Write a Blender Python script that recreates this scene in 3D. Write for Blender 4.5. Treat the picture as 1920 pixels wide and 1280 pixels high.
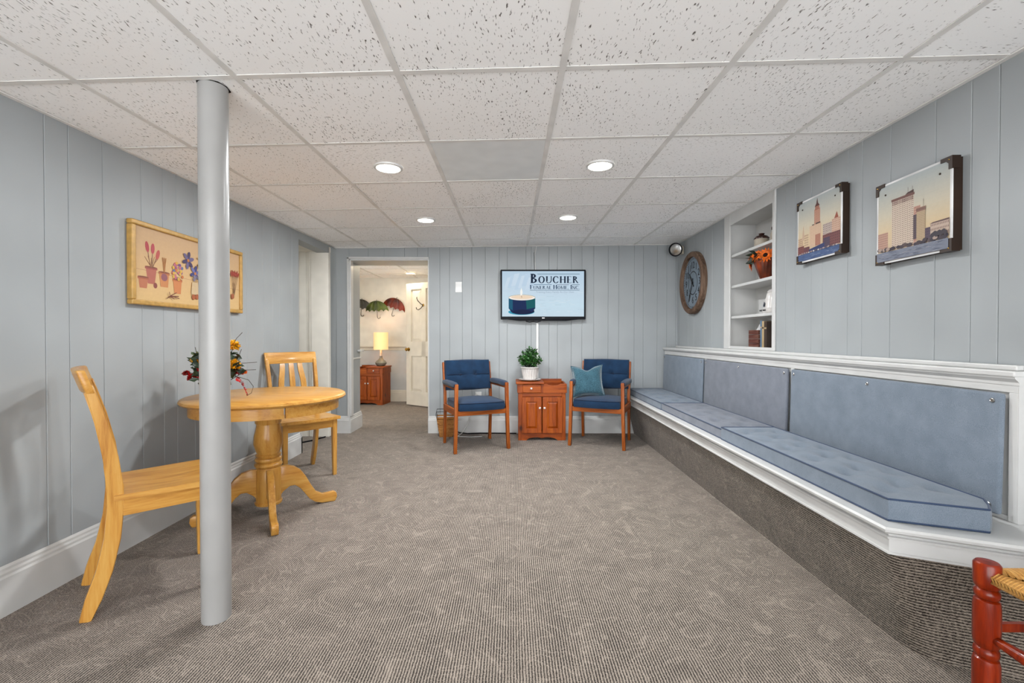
import bpy, bmesh, math, random
from mathutils import Vector, Matrix
PI = math.pi
random.seed(7)
S = bpy.context.scene
COL = S.collection
for o in list(bpy.data.objects):
    bpy.data.objects.remove(o)

# ------------------------------------------------------------------ camera, world, exposure
CH = 1.103                                   # camera height
cam_data = bpy.data.cameras.new('camera')
cam_data.sensor_width = 36.0
cam_data.lens = 36.0 * 838.0 / 1920.0
cam_data.clip_start = 0.05
cam = bpy.data.objects.new('camera', cam_data)
COL.objects.link(cam)
cam.location = (0, 0, CH)
cam.rotation_euler = (PI / 2 - 0.010, 0, 0)
S.camera = cam

world = bpy.data.worlds.new('world')
S.world = world
world.use_nodes = True
wb = world.node_tree.nodes['Background']
wb.inputs['Color'].default_value = (0.97, 0.985, 1.0, 1)
wb.inputs['Strength'].default_value = 5.0

S.cycles.use_light_tree = False
S.cycles.max_bounces = 7
S.cycles.diffuse_bounces = 5
S.cycles.glossy_bounces = 2
S.cycles.caustics_reflective = False
S.cycles.caustics_refractive = False

S.view_settings.view_transform = 'Standard'
S.view_settings.look = 'None'
S.view_settings.gamma = 1.0
S.view_settings.exposure = 0.84
S.view_settings.use_curve_mapping = False
LAMP_POWER = 14.0                            # watts of each recessed ceiling lamp
BACK_LAMP_POWER = 3.9

# ------------------------------------------------------------------ colour and material helpers
def lin(c):
    r = []
    for v in c[:3]:
        v = v / 255.0
        r.append(v / 12.92 if v <= 0.04045 else ((v + 0.055) / 1.055) ** 2.4)
    return (r[0], r[1], r[2], 1.0)

class NT:
    """small node-tree wrapper"""
    def __init__(self, name):
        self.m = bpy.data.materials.new(name)
        self.m.use_nodes = True
        self.t = self.m.node_tree
        self.b = self.t.nodes['Principled BSDF']
    def n(self, typ, **kw):
        nd = self.t.nodes.new(typ)
        for k, v in kw.items():
            if k.startswith('_'):
                setattr(nd, k[1:], v)
            else:
                key = int(k[1:]) if k[0] == 'i' and k[1:].isdigit() else k.replace('__', ' ')
                nd.inputs[key].default_value = v
        return nd
    def l(self, a, ao, b, bi):
        self.t.links.new(a.outputs[ao], b.inputs[bi])
    def math(self, op, a, b=None, c=None):
        nd = self.t.nodes.new('ShaderNodeMath')
        nd.operation = op
        for i, v in enumerate((a, b, c)):
            if v is None:
                continue
            if isinstance(v, (int, float)):
                nd.inputs[i].default_value = v
            else:
                self.t.links.new(v, nd.inputs[i])
        return nd.outputs[0]
    def ramp(self, fac, stops):
        nd = self.t.nodes.new('ShaderNodeValToRGB')
        cr = nd.color_ramp
        while len(cr.elements) < len(stops):
            cr.elements.new(0.5)
        for e, (p, c) in zip(cr.elements, stops):
            e.position = p
            e.color = lin(c) if max(c) > 1.0 else (c[0], c[1], c[2], 1)
        self.t.links.new(fac, nd.inputs[0])
        return nd.outputs[0]
    def mix(self, fac, a, b):
        nd = self.t.nodes.new('ShaderNodeMix')
        nd.data_type = 'RGBA'
        for idx, v in ((0, fac), (6, a), (7, b)):
            if isinstance(v, (int, float, tuple)):
                nd.inputs[idx].default_value = v
            else:
                self.t.links.new(v, nd.inputs[idx])
        return nd.outputs[2]
    def coords(self, scale=(1, 1, 1), rot=(0, 0, 0), kind='Object'):
        tc = self.n('ShaderNodeTexCoord')
        mp = self.n('ShaderNodeMapping')
        mp.inputs['Scale'].default_value = scale
        mp.inputs['Rotation'].default_value = rot
        self.l(tc, kind, mp, 'Vector')
        return mp.outputs[0]
    def noise(self, vec, scale=5, detail=3, rough=0.5, dist=0.0):
        nd = self.n('ShaderNodeTexNoise', Scale=scale, Detail=detail, Roughness=rough, Distortion=dist)
        self.t.links.new(vec, nd.inputs['Vector'])
        return nd.outputs[0]
    def bump(self, h, strength=0.3, dist=0.01):
        nd = self.n('ShaderNodeBump', Strength=strength, Distance=dist)
        self.t.links.new(h, nd.inputs['Height'])
        self.t.links.new(nd.outputs[0], self.b.inputs['Normal'])
    def col(self, c):
        if isinstance(c, tuple):
            self.b.inputs['Base Color'].default_value = c
        else:
            self.t.links.new(c, self.b.inputs['Base Color'])
    def fin(self, rough=0.5, spec=0.5, metal=0.0, coat=0.0, sheen=0.0):
        self.b.inputs['Roughness'].default_value = rough
        self.b.inputs['Specular IOR Level'].default_value = spec
        self.b.inputs['Metallic'].default_value = metal
        self.b.inputs['Coat Weight'].default_value = coat
        self.b.inputs['Coat Roughness'].default_value = 0.12
        self.b.inputs['Sheen Weight'].default_value = sheen
        return self.m

ALB = 0.87          # paint and stain values below are swatch values; this brings them to albedo
def plain(name, c, rough=0.5, spec=0.5, metal=0.0, var=0.04, scale=8.0, coat=0.0, bump=0.0, bscale=60.0, sheen=0.0, raw=False):
    """painted / plastic / metal surface with a faint procedural mottling"""
    t = NT(name)
    if not raw:
        c = tuple(x * ALB for x in c)
    v = t.coords()
    f = t.noise(v, scale, 1)
    dark = tuple(max(0, x * (1 - 2 * var)) for x in c)
    lite = tuple(min(255, x * (1 + 2 * var)) for x in c)
    t.col(t.ramp(f, [(0.3, dark), (0.7, lite)]))
    if bump:
        t.bump(t.noise(v, bscale, 2), bump, 0.003)
    return t.fin(rough, spec, metal, coat, sheen)

def glow(name, c, strength):
    t = NT(name)
    t.col(lin(c))
    t.b.inputs['Emission Color'].default_value = lin(c)
    t.b.inputs['Emission Strength'].default_value = strength
    return t.fin(0.5)

def wood(name, c1, c2, c3, axis='Z', rough=0.32, coat=0.25, scale=1.0, knots=False):
    c1, c2, c3 = (tuple(x * ALB for x in c) for c in (c1, c2, c3))
    t = NT(name)
    sc = {'X': (1.2, 14, 14), 'Y': (14, 1.2, 14), 'Z': (14, 14, 1.2)}[axis]
    v = t.coords(tuple(s * scale for s in sc))
    f = t.noise(v, 2.2, 5, 0.6, 0.6)
    fine = t.noise(v, 11.0, 4, 0.65)
    g = t.math('ADD', t.math('MULTIPLY', f, 0.7), t.math('MULTIPLY', fine, 0.3))
    c = t.ramp(g, [(0.32, c1), (0.5, c2), (0.68, c3)])
    if knots:
        vo = t.n('ShaderNodeTexVoronoi', Scale=4.2)
        t.t.links.new(t.coords((1, 1, 0.75)), vo.inputs['Vector'])
        k = t.ramp(vo.outputs['Distance'], [(0.045, (1, 1, 1)), (0.13, (0, 0, 0))])
        c = t.mix(k, c, lin((62, 24, 10)))
    t.col(c)
    return t.fin(rough, 0.22, 0, coat)

def fabric(name, c1, c2, weave=900.0, rough=0.9, sheen=0.15):
    c1, c2 = (tuple(x * ALB for x in c) for c in (c1, c2))
    t = NT(name)
    v = t.coords()
    big = t.noise(v, 14, 4)
    fine = t.noise(v, weave, 2)
    g = t.math('ADD', t.math('MULTIPLY', big, 0.28), t.math('MULTIPLY', fine, 0.72))
    t.col(t.ramp(g, [(0.36, c1), (0.64, c2)]))
    t.bump(fine, 0.25, 0.002)
    return t.fin(rough, 0.2, 0, 0, sheen)

def carpet(name, rib_axis, dark, lite):
    t = NT(name)
    tc = t.n('ShaderNodeTexCoord')
    P = tc.outputs['Object']
    sep = t.n('ShaderNodeSeparateXYZ')
    t.t.links.new(P, sep.inputs[0])
    wob = t.noise(P, 40, 1)
    a = sep.outputs[rib_axis]
    ph = t.math('ADD', t.math('MULTIPLY', a, 2 * PI / 0.0100), t.math('MULTIPLY', wob, 2.2))
    rib = t.math('MULTIPLY_ADD', t.math('SINE', ph), 0.5, 0.5)
    sc = [70, 70, 70]
    sc[rib_axis] = 150
    speck = t.noise(t.coords(tuple(sc)), 2.4, 2, 0.7)
    blot = t.noise(P, 9, 2)
    n2 = t.noise(P, 5.5, 1, 0.5, 1.0)
    curl = t.math('PINGPONG', t.math('MULTIPLY', n2, 9.0), 0.5)
    curlm = t.ramp(curl, [(0.03, (1, 1, 1)), (0.13, (0, 0, 0))])
    h = t.math('ADD', t.math('MULTIPLY', rib, 0.36), t.math('MULTIPLY', speck, 1.12))
    h = t.math('SUBTRACT', h, 0.13)
    h = t.math('ADD', h, t.math('MULTIPLY', blot, 0.17))
    h = t.math('ADD', h, t.math('MULTIPLY', curlm, 0.09))
    t.col(t.ramp(h, [(0.52, dark), (0.92, lite)]))
    t.bump(rib, 0.35, 0.004)
    return t.fin(0.95, 0.1, 0, 0, 0.1)

def tilemat(name, rot):
    t = NT(name)
    tc = t.n('ShaderNodeTexCoord')
    oi = t.n('ShaderNodeObjectInfo')
    add = t.n('ShaderNodeVectorMath', _operation='MULTIPLY_ADD')
    t.l(oi, 'Random', add, 0)
    add.inputs[1].default_value = (37.0, 53.0, 11.0)
    t.l(tc, 'Object', add, 2)
    warp = t.noise(add.outputs[0], 9, 0)
    mp = t.n('ShaderNodeMapping')
    mp.inputs['Rotation'].default_value = (0, 0, rot)
    mp.inputs['Scale'].default_value = (1, 1, 1)
    t.t.links.new(add.outputs[0], mp.inputs['Vector'])
    sc = t.n('ShaderNodeVectorMath', _operation='MULTIPLY')
    t.t.links.new(mp.outputs[0], sc.inputs[0])
    sc.inputs[1].default_value = (52.0, 170.0, 1.0)
    sh = t.n('ShaderNodeVectorMath', _operation='ADD')
    t.t.links.new(sc.outputs[0], sh.inputs[0])
    cmb = t.n('ShaderNodeCombineXYZ')
    t.t.links.new(t.math('MULTIPLY', warp, 6.0), cmb.inputs[1])
    t.t.links.new(cmb.outputs[0], sh.inputs[1])
    f = t.noise(sh.outputs[0], 1.0, 1, 0.5)
    dens = t.noise(add.outputs[0], 3.0, 0)
    f2 = t.math('ADD', f, t.math('MULTIPLY', t.math('SUBTRACT', dens, 0.5), 0.12))
    mask = t.ramp(f2, [(0.645, (0, 0, 0)), (0.75, (1, 1, 1))])
    tint = t.mix(oi.outputs['Random'], lin((250, 250, 250)), lin((245, 244, 243)))
    t.col(t.mix(mask, tint, lin((96, 90, 86))))
    return t.fin(0.9, 0.2)

def printmat(name, emit=0.0, rough=0.5, var=0.06, scale=60, spec=0.3):
    t = NT(name)
    at = t.n('ShaderNodeVertexColor', _layer_name='Col')
    f = t.noise(t.coords(), scale, 4)
    f = t.math('MULTIPLY_ADD', f, 2 * var, 1 - var)
    if not emit:
        f = t.math('MULTIPLY', f, 0.68)
    cm = t.n('ShaderNodeVectorMath', _operation='SCALE')
    t.l(at, 'Color', cm, 0)
    t.t.links.new(f, cm.inputs['Scale'])
    if not emit:
        t.t.links.new(cm.outputs[0], t.b.inputs['Base Color'])
    else:
        t.col(lin((8, 9, 12)))
        t.t.links.new(cm.outputs[0], t.b.inputs['Emission Color'])
        t.b.inputs['Emission Strength'].default_value = emit
    return t.fin(rough, spec)

# ------------------------------------------------------------------ geometry helper
class G:
    def __init__(self):
        self.bm = bmesh.new()
    def _f(self, vs):
        try:
            return self.bm.faces.new(vs)
        except ValueError:
            return None
    def box(self, x0, x1, y0, y1, z0, z1, m=None):
        c = [(x, y, z) for z in (z0, z1) for y in (y0, y1) for x in (x0, x1)]
        v = [self.bm.verts.new(m @ Vector(p) if m else p) for p in c]
        for q in ((0, 2, 3, 1), (4, 5, 7, 6), (0, 1, 5, 4), (2, 6, 7, 3), (0, 4, 6, 2), (1, 3, 7, 5)):
            self._f([v[i] for i in q])
        return self
    def prism(self, pts, axis, a, b, m=None):
        """pts 2D in the two other axes (order xyz without axis), extruded from a to b"""
        def P(p, t):
            q = {'X': (t, p[0], p[1]), 'Y': (p[0], t, p[1]), 'Z': (p[0], p[1], t)}[axis]
            return m @ Vector(q) if m else q
        A = [self.bm.verts.new(P(p, a)) for p in pts]
        B = [self.bm.verts.new(P(p, b)) for p in pts]
        self._f(A[::-1]); self._f(B)
        n = len(pts)
        for i in range(n):
            self._f([A[i], A[(i + 1) % n], B[(i + 1) % n], B[i]])
        return self
    def lathe(self, prof, segs=24, m=None, cap=True, rib=None):
        rings = []
        for (r, z) in prof:
            ring = []
            for k in range(segs):
                a = 2 * PI * k / segs
                rr = r * (rib(k, z) if rib else 1)
                p = Vector((rr * math.cos(a), rr * math.sin(a), z))
                ring.append(self.bm.verts.new(m @ p if m else p))
            rings.append(ring)
        for i in range(len(rings) - 1):
            for k in range(segs):
                k2 = (k + 1) % segs
                self._f([rings[i][k], rings[i][k2], rings[i + 1][k2], rings[i + 1][k]])
        if cap:
            self._f(rings[0][::-1]); self._f(rings[-1])
        return self
    def sweep(self, pts, sec, up=Vector((0, 0, 1)), scales=None, cap=True, closed=False):
        """sweep a 2D section (list of (u,v)) along pts"""
        pts = [Vector(p) for p in pts]
        n = len(pts)
        rings = []
        for i, p in enumerate(pts):
            if closed:
                d = pts[(i + 1) % n] - pts[i - 1]
            else:
                d = pts[min(i + 1, n - 1)] - pts[max(i - 1, 0)]
            d.normalize()
            s = d.cross(up)
            if s.length < 1e-4:
                s = d.cross(Vector((0, 1, 0)))
            s.normalize()
            t = s.cross(d)
            k = scales[i] if scales else 1.0
            ku, kv = k if isinstance(k, tuple) else (k, k)
            rings.append([self.bm.verts.new(p + s * u * ku + t * v * kv) for (u, v) in sec])
        m = len(sec)
        rng = range(n) if closed else range(n - 1)
        for i in rng:
            a, b = rings[i], rings[(i + 1) % n]
            for k in range(m):
                self._f([a[k], a[(k + 1) % m], b[(k + 1) % m], b[k]])
        if cap and not closed:
            self._f(rings[0][::-1]); self._f(rings[-1])
        return self
    def tube(self, pts, r, segs=8, radii=None, closed=False):
        sec = [(math.cos(2 * PI * k / segs), math.sin(2 * PI * k / segs)) for k in range(segs)]
        sc = radii if radii else [r] * len(pts)
        return self.sweep(pts, sec, scales=sc, closed=closed)
    def ball(self, c, r, sx=1, sy=1, sz=1, u=10, v=7):
        prof = []
        m = Matrix.Translation(c) @ Matrix.Diagonal((sx, sy, sz, 1))
        for i in range(v + 1):
            a = -PI / 2 + PI * i / v
            prof.append((max(r * math.cos(a), r * 0.02), r * math.sin(a)))
        return self.lathe(prof, u, m)
    def quad(self, *p):
        self._f([self.bm.verts.new(q) for q in p])
        return self
    def bevel(self, w, seg=2, ang=35):
        bm = self.bm
        bmesh.ops.remove_doubles(bm, verts=bm.verts, dist=1e-6)
        bmesh.ops.recalc_face_normals(bm, faces=bm.faces)
        es = [e for e in bm.edges if len(e.link_faces) == 2 and e.calc_face_angle(0) > math.radians(ang)]
        bmesh.ops.bevel(bm, geom=es, offset=w, segments=seg, profile=0.5, affect='EDGES', clamp_overlap=True)
        return self
    def mesh(self, name, material, smooth=True):
        bm = self.bm
        bmesh.ops.recalc_face_normals(bm, faces=bm.faces)
        me = bpy.data.meshes.new(name)
        bm.to_mesh(me); bm.free()
        me.materials.append(material)
        if smooth:
            for p in me.polygons:
                p.use_smooth = True
            me.set_sharp_from_angle(angle=math.radians(38))
        return me
    def obj(self, name, material, parent=None, loc=(0, 0, 0), rot=(0, 0, 0), smooth=True):
        return link(name, self.mesh(name, material, smooth), parent, loc, rot)

def link(name, me, parent=None, loc=(0, 0, 0), rot=(0, 0, 0)):
    o = bpy.data.objects.new(name, me)
    COL.objects.link(o)
    o.location = loc
    o.rotation_euler = rot
    if parent:
        o.parent = parent
    return o

def thing(name, label, cat, loc=(0, 0, 0), rz=0.0, group=None):
    o = link(name, None, None, loc, (0, 0, rz))
    o.empty_display_size = 0.1
    return tag(o, label, cat, group)

def tag(o, label, cat, group=None):
    o['label'] = label
    o['category'] = cat
    if group:
        o['group'] = group
    return o

def struct(o):
    o['kind'] = 'structure'
    return o

class Print:
    """flat printed picture: coloured polygons layered in the local XZ plane, facing -Y"""
    def __init__(self):
        self.v = []; self.f = []; self.c = []; self.k = 0; self.dz = 0.00006
    def poly(self, pts, c):
        self.k += 1
        y = -self.k * self.dz
        b = len(self.v)
        self.v += [(p[0], y, p[1]) for p in pts]
        self.f.append(list(range(b, b + len(pts))))
        self.c.append(lin(c))
        return self
    def rect(self, x0, z0, x1, z1, c):
        return self.poly([(x0, z0), (x1, z0), (x1, z1), (x0, z1)], c)
    def ell(self, x, z, rx, rz, c, n=14, a=0.0):
        ca, sa = math.cos(a), math.sin(a)
        pts = []
        for i in range(n):
            t = 2 * PI * i / n
            u, w = rx * math.cos(t), rz * math.sin(t)
            pts.append((x + u * ca - w * sa, z + u * sa + w * ca))
        return self.poly(pts, c)
    def line(self, p, q, w, c):
        d = Vector((q[0] - p[0], q[1] - p[1])); d.normalize()
        n = Vector((-d.y, d.x)) * w / 2
        return self.poly([(p[0] + n.x, p[1] + n.y), (p[0] - n.x, p[1] - n.y), (q[0] - n.x, q[1] - n.y), (q[0] + n.x, q[1] + n.y)], c)
    def vgrad(self, x0, z0, x1, z1, stops, n=24):
        self.k += 1
        y = -self.k * self.dz
        for i in range(n):
            a, b2 = i / n, (i + 1) / n
            t = (i + 0.5) / n
            for (p0, c0), (p1, c1) in zip(stops, stops[1:]):
                if p0 <= t <= p1:
                    f = (t - p0) / (p1 - p0)
                    c = tuple(c0[j] * (1 - f) + c1[j] * f for j in range(3))
            b = len(self.v)
            za, zb = z0 + (z1 - z0) * a, z0 + (z1 - z0) * b2
            self.v += [(x0, y, za), (x1, y, za), (x1, y, zb), (x0, y, zb)]
            self.f.append([b, b + 1, b + 2, b + 3]); self.c.append(lin(c))
        return self
    def obj(self, name, material, parent, loc=(0, 0, 0), rot=(0, 0, 0)):
        me = bpy.data.meshes.new(name)
        me.from_pydata(self.v, [], self.f)
        at = me.color_attributes.new('Col', 'FLOAT_COLOR', 'CORNER')
        i = 0
        for f, c in zip(self.f, self.c):
            for _ in f:
                at.data[i].color = c
                i += 1
        me.materials.append(material)
        return link(name, me, parent, loc, rot)

def text_mesh(name, body, size, material, parent, loc, rot, depth=0.0006, align='CENTER'):
    cu = bpy.data.curves.new(name, 'FONT')
    cu.body = body
    cu.size = size
    cu.align_x = align
    cu.align_y = 'CENTER'
    cu.extrude = depth
    cu.resolution_u = 3
    tmp = bpy.data.objects.new('tmp_text', cu)
    COL.objects.link(tmp)
    dg = bpy.context.evaluated_depsgraph_get()
    me = bpy.data.meshes.new_from_object(tmp.evaluated_get(dg))
    bpy.data.objects.remove(tmp)
    me.name = name
    me.materials.clear()
    me.materials.append(material)
    return link(name, me, parent, loc, rot)

def cushion(fxy, z0, th, n=18, m=30, crown=0.012, edge=0.02, tufts=(), bulge=0.008):
    """fxy(s,t)->(x,y) for s,t in 0..1"""
    g = G()
    def zt(s, t):
        x, y = fxy(s, t)
        es = min(s, 1 - s) * 2
        et = min(t, 1 - t) * 2
        z = z0 + th + crown * (math.sin(PI * s) ** 0.6) * (math.sin(PI * t) ** 0.6)
        for (tx, ty, d, r) in tufts:
            q = ((x - tx) ** 2 + (y - ty) ** 2) / (r * r)
            z -= d * math.exp(-q * 2.2)
        return z
    top = [[g.bm.verts.new((*fxy(i / n, j / m), zt(i / n, j / m))) for j in range(m + 1)] for i in range(n + 1)]
    for i in range(n):
        for j in range(m):
            g._f([top[i][j], top[i + 1][j], top[i + 1][j + 1], top[i][j + 1]])
    loop = [(i, 0) for i in range(n)] + [(n, j) for j in range(m)] + [(i, m) for i in range(n, 0, -1)] + [(0, j) for j in range(m, 0, -1)]
    cx, cy = fxy(0.5, 0.5)
    prev = [top[i][j] for i, j in loop]
    outline_top = [v.co.copy() for v in prev]
    for lv in (0.5, 0.0):
        ring = []
        for (i, j) in loop:
            x, y = fxy(i / n, j / m)
            b = bulge if lv == 0.5 else 0
            d = Vector((x - cx, y - cy)); L = d.length or 1
            ring.append(g.bm.verts.new((x + d.x / L * b, y + d.y / L * b, z0 + th * lv)))
        for k in range(len(loop)):
            k2 = (k + 1) % len(loop)
            g._f([prev[k], prev[k2], ring[k2], ring[k]])
        prev = ring
    outline_bot = [v.co.copy() for v in prev]
    g._f(prev)
    return g, outline_top, outline_bot

def rnd(p):
    return p[0] + (p[1] - p[0]) * random.random()

# ------------------------------------------------------------------ materials
M = {}
M['wall'] = plain('blue_grey_wall_paint', (174, 179, 181), 0.45, 0.25, var=0.012, scale=3)
M['white'] = plain('white_gloss_paint', (221, 221, 219), 0.35, 0.45, var=0.01)
M['cream'] = plain('cream_wall_paint', (222, 218, 208), 0.6, 0.3, var=0.012, raw=True)
M['creamdoor'] = plain('cream_door_paint', (208, 201, 187), 0.45, 0.25, var=0.01, raw=True)
M['greywall'] = plain('grey_dado_paint', (188, 190, 190), 0.6, 0.3, var=0.012, raw=True)
M['postpaint'] = plain('post_gloss_paint', (172, 171, 169), 0.3, 0.4, var=0.01, bump=0.08, bscale=60)
M['bar'] = plain('ceiling_grid_enamel', (218, 216, 213), 0.45, 0.4, var=0.02, raw=True)
M['dark'] = plain('dark_cavity', (28, 24, 22), 0.9, 0.1)
M['panel'] = plain('smooth_grey_panel', (222, 224, 224), 0.3, 0.4, var=0.01, raw=True)
M['tile0'] = tilemat('fissured_tile_lengthwise', 0.0)
M['tile1'] = tilemat('fissured_tile_crosswise', PI / 2)
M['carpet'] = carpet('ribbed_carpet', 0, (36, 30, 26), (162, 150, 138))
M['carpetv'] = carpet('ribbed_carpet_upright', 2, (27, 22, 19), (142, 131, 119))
OAK = ((174, 112, 42), (210, 152, 70), (224, 174, 92))
for ax in 'XYZ':
    M['oak' + ax] = wood('honey_oak_' + ax, *OAK, axis=ax, rough=0.32, coat=0.2)
TEAK = ((112, 50, 14), (162, 82, 28), (192, 112, 48))
for ax in 'XYZ':
    M['teak' + ax] = wood('teak_frame_' + ax, *TEAK, axis=ax, rough=0.42, coat=0.03)
PINE = ((112, 42, 4), (162, 72, 10), (194, 100, 22))
for ax in 'XZ':
    M['pine' + ax] = wood('knotty_pine_' + ax, *PINE, axis=ax, rough=0.42, coat=0.03, knots=True)
M['cherry'] = wood('red_cherry', (88, 18, 0), (136, 36, 4), (164, 56, 10), axis='Z', rough=0.3, coat=0.15)
M['navy'] = fabric('navy_fabric', (9, 29, 54), (27, 62, 96))
M['navypipe'] = fabric('navy_piping', (8, 18, 38), (20, 40, 70))
M['blue'] = fabric('slate_blue_fabric', (106, 119, 133), (140, 151, 164), weave=700)
M['blue2'] = fabric('grey_blue_fabric', (106, 112, 124), (140, 145, 155), weave=700)
M['bluepipe'] = fabric('slate_piping', (44, 58, 84), (66, 84, 114))
M['teal'] = fabric('teal_velvet', (22, 66, 82), (58, 104, 120), weave=120, rough=0.7, sheen=0.7)
M['steel'] = plain('bright_steel', (210, 210, 208), 0.25, 0.5, 1.0)
M['brass'] = plain('brass', (214, 170, 84), 0.22, 0.5, 1.0)
M['bronze'] = plain('dark_bronze', (52, 36, 26), 0.45, 0.4, 0.3)
M['black'] = plain('black_plastic', (12, 13, 20), 0.45, 0.1)
M['whiteplastic'] = plain('white_plastic', (232, 232, 230), 0.35, 0.5)
M['ceramic'] = plain('white_ceramic', (232, 228, 224), 0.18, 0.5, var=0.01)
M['leaf'] = plain('glossy_leaf', (44, 88, 34), 0.3, 0.5, var=0.2, scale=30)
M['leafdark'] = plain('dark_leaf', (28, 44, 26), 0.5, 0.4, var=0.2, scale=30)
M['leafgrey'] = plain('grey_green_leaf', (86, 100, 74), 0.6, 0.3, var=0.15, scale=30)
M['yellow'] = plain('marigold_petal', (248, 176, 30), 0.6, 0.3, var=0.12, scale=40)
M['orange'] = plain('orange_petal', (226, 104, 14), 0.6, 0.3, var=0.12, scale=40)
M['red'] = plain('red_petal', (160, 14, 16), 0.6, 0.3, var=0.15, scale=40)
M['seed'] = plain('brown_flower_centre', (44, 20, 10), 0.9, 0.2)
M['twig'] = plain('dry_twig', (74, 62, 50), 0.8, 0.2)
M['terracotta'] = plain('glazed_terracotta', (112, 46, 20), 0.3, 0.5, var=0.15, scale=14)
M['stoneware'] = plain('stoneware', (196, 184, 166), 0.4, 0.4, var=0.04)
M['brownglaze'] = plain('brown_glaze', (66, 28, 18), 0.2, 0.5, var=0.1)
M['oldwood'] = wood('weathered_brown_wood', (52, 22, 18), (98, 54, 44), (150, 116, 100), axis='Y', rough=0.7, coat=0)
M['clockrim'] = wood('rustic_clock_wood', (66, 50, 40), (108, 84, 68), (146, 122, 102), axis='Z', rough=0.7, coat=0, scale=0.6)
M['clockface'] = plain('blue_grey_clock_face', (126, 140, 152), 0.5, 0.3, var=0.03)
M['gold'] = plain('gold_frame', (196, 154, 82), 0.4, 0.4, 0.1, var=0.03, scale=40)
M['wicker'] = wood('wicker', (120, 70, 24), (176, 116, 54), (206, 150, 86), axis='X', rough=0.6, coat=0, scale=3)
M['rush'] = wood('woven_rush', (150, 96, 36), (206, 152, 78), (228, 182, 112), axis='Y', rough=0.6, coat=0, scale=5)
M['tissue'] = plain('tissue_paper', (236, 236, 236), 0.9, 0.1)
M['greyclay'] = plain('grey_lamp_glaze', (128, 128, 118), 0.35, 0.4, var=0.05)
M['bookblue'] = plain('blue_book_cloth', (96, 122, 146), 0.8, 0.2)
M['booktan'] = plain('tan_book_cloth', (188, 164, 126), 0.8, 0.2)
M['bookdark'] = plain('dark_book_cloth', (70, 58, 52), 0.8, 0.2)
M['umbblack'] = plain('umbrella_black_enamel', (52, 48, 38), 0.35, 0.3, 0.0, var=0.2)
M['umbgreen'] = plain('umbrella_green_enamel', (74, 86, 28), 0.35, 0.3, 0.0, var=0.2)
M['umbred'] = plain('umbrella_red_enamel', (104, 36, 12), 0.35, 0.3, 0.0, var=0.2)
M['lens'] = glow('lit_lens', (255, 250, 240), 4.0)
M['lens_back'] = glow('lit_lens_warm', (255, 226, 184), 4.0)
M['shade'] = glow('lit_lamp_shade', (250, 210, 150), 0.28)
M['print'] = printmat('picture_print', 0.0, 0.55)
M['screen'] = printmat('lit_screen', 0.50, 0.6, var=0.03, scale=25, spec=0.08)
M['ink'] = plain('black_ink', (18, 20, 24), 0.5, 0.3)
M['inkblue'] = plain('navy_ink', (22, 34, 58), 0.5, 0.3)

# ------------------------------------------------------------------ room shell
XL, YB = -2.02, 5.13
def XR(y): return 1.735 + 0.030 * y
def ZC(x, y): return CH + 0.9536 + 0.0106 * x + 0.0164 * y
Y0 = -2.0

fl = G().box(-3.2, 2.1, Y0, 7.9, -0.05, 0.0).obj('floor', M['carpet'], smooth=False)
struct(fl)

def plank(g_along, lo, hi, z0, z1a, z1b, th, ch=0.0022):
    """plank whose front is local -Y = 0, running along local X from lo to hi"""
    g = G()
    a, b = lo + 0.0006, hi - 0.0006
    sec = [(a, th), (a, ch), (a + ch, 0), (b - ch, 0), (b, ch), (b, th)]
    bot = [g.bm.verts.new((x, y, z0)) for x, y in sec]
    top = [g.bm.verts.new((x, y, z1a + (z1b - z1a) * (x - lo) / max(hi - lo, 1e-6))) for x, y in sec]
    n = len(sec)
    for i in range(n):
        g._f([bot[i], bot[(i + 1) % n], top[(i + 1) % n], top[i]])
    g._f(bot[::-1]); g._f(top)
    return g

def panelling(parent, edges, place, z0, z1, mat, loc, rz):
    """edges: groove positions along the wall's local x; place(x)->ceiling z"""
    for a, b in zip(edges, edges[1:]):
        if b - a < 0.015:
            continue
        zz0 = z0(a, b) if callable(z0) else z0
        za, zb = (z1(a), z1(b))
        if min(za, zb) - zz0 < 0.02:
            continue
        plank(None, a, b, zz0, za, zb, 0.012).obj('panel', mat, parent, loc, (0, 0, rz), smooth=False)

def fill_edges(known, lo, hi):
    e = sorted(x for x in known if lo < x < hi)
    out = [lo] + e + [hi]
    res = [out[0]]
    pat = [0.105, 0.17, 0.225, 0.15, 0.105, 0.2]
    k = 0
    for x in out[1:]:
        while x - res[-1] > 0.28:
            res.append(res[-1] + pat[k % len(pat)]); k += 1
        res.append(x)
    return res

# left wall: slab + planks, facing +X (local x -> +Y)
LEND = 4.235
wl = struct(G().box(XL - 0.13, XL - 0.012, Y0, LEND, 0, 2.25).obj('wall_left', M['wall'], smooth=False))
kn = [1.937, 2.042, 2.213, 2.443, 2.592, 2.695, 2.845, 3.05, 3.224, 3.406, 3.633, 3.778, 3.882, 4.109]
kn += [1.74, 1.60, 1.38]
panelling(wl, fill_edges(kn, Y0, LEND), None, 0.0, lambda y: ZC(XL, y) + 0.012, M['wall'], (XL, 0, 0), PI / 2)
G().box(XL - 0.13, XL, LEND - 0.004, LEND + 0.004, 0, 2.05).obj('edge_trim', M['wall'], wl, smooth=False)
# header over the side opening
hd = G().box(XL - 0.13, XL, LEND, 4.94, 2.03, 2.25)
hd.obj('header', M['wall'], wl, smooth=False)

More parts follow.
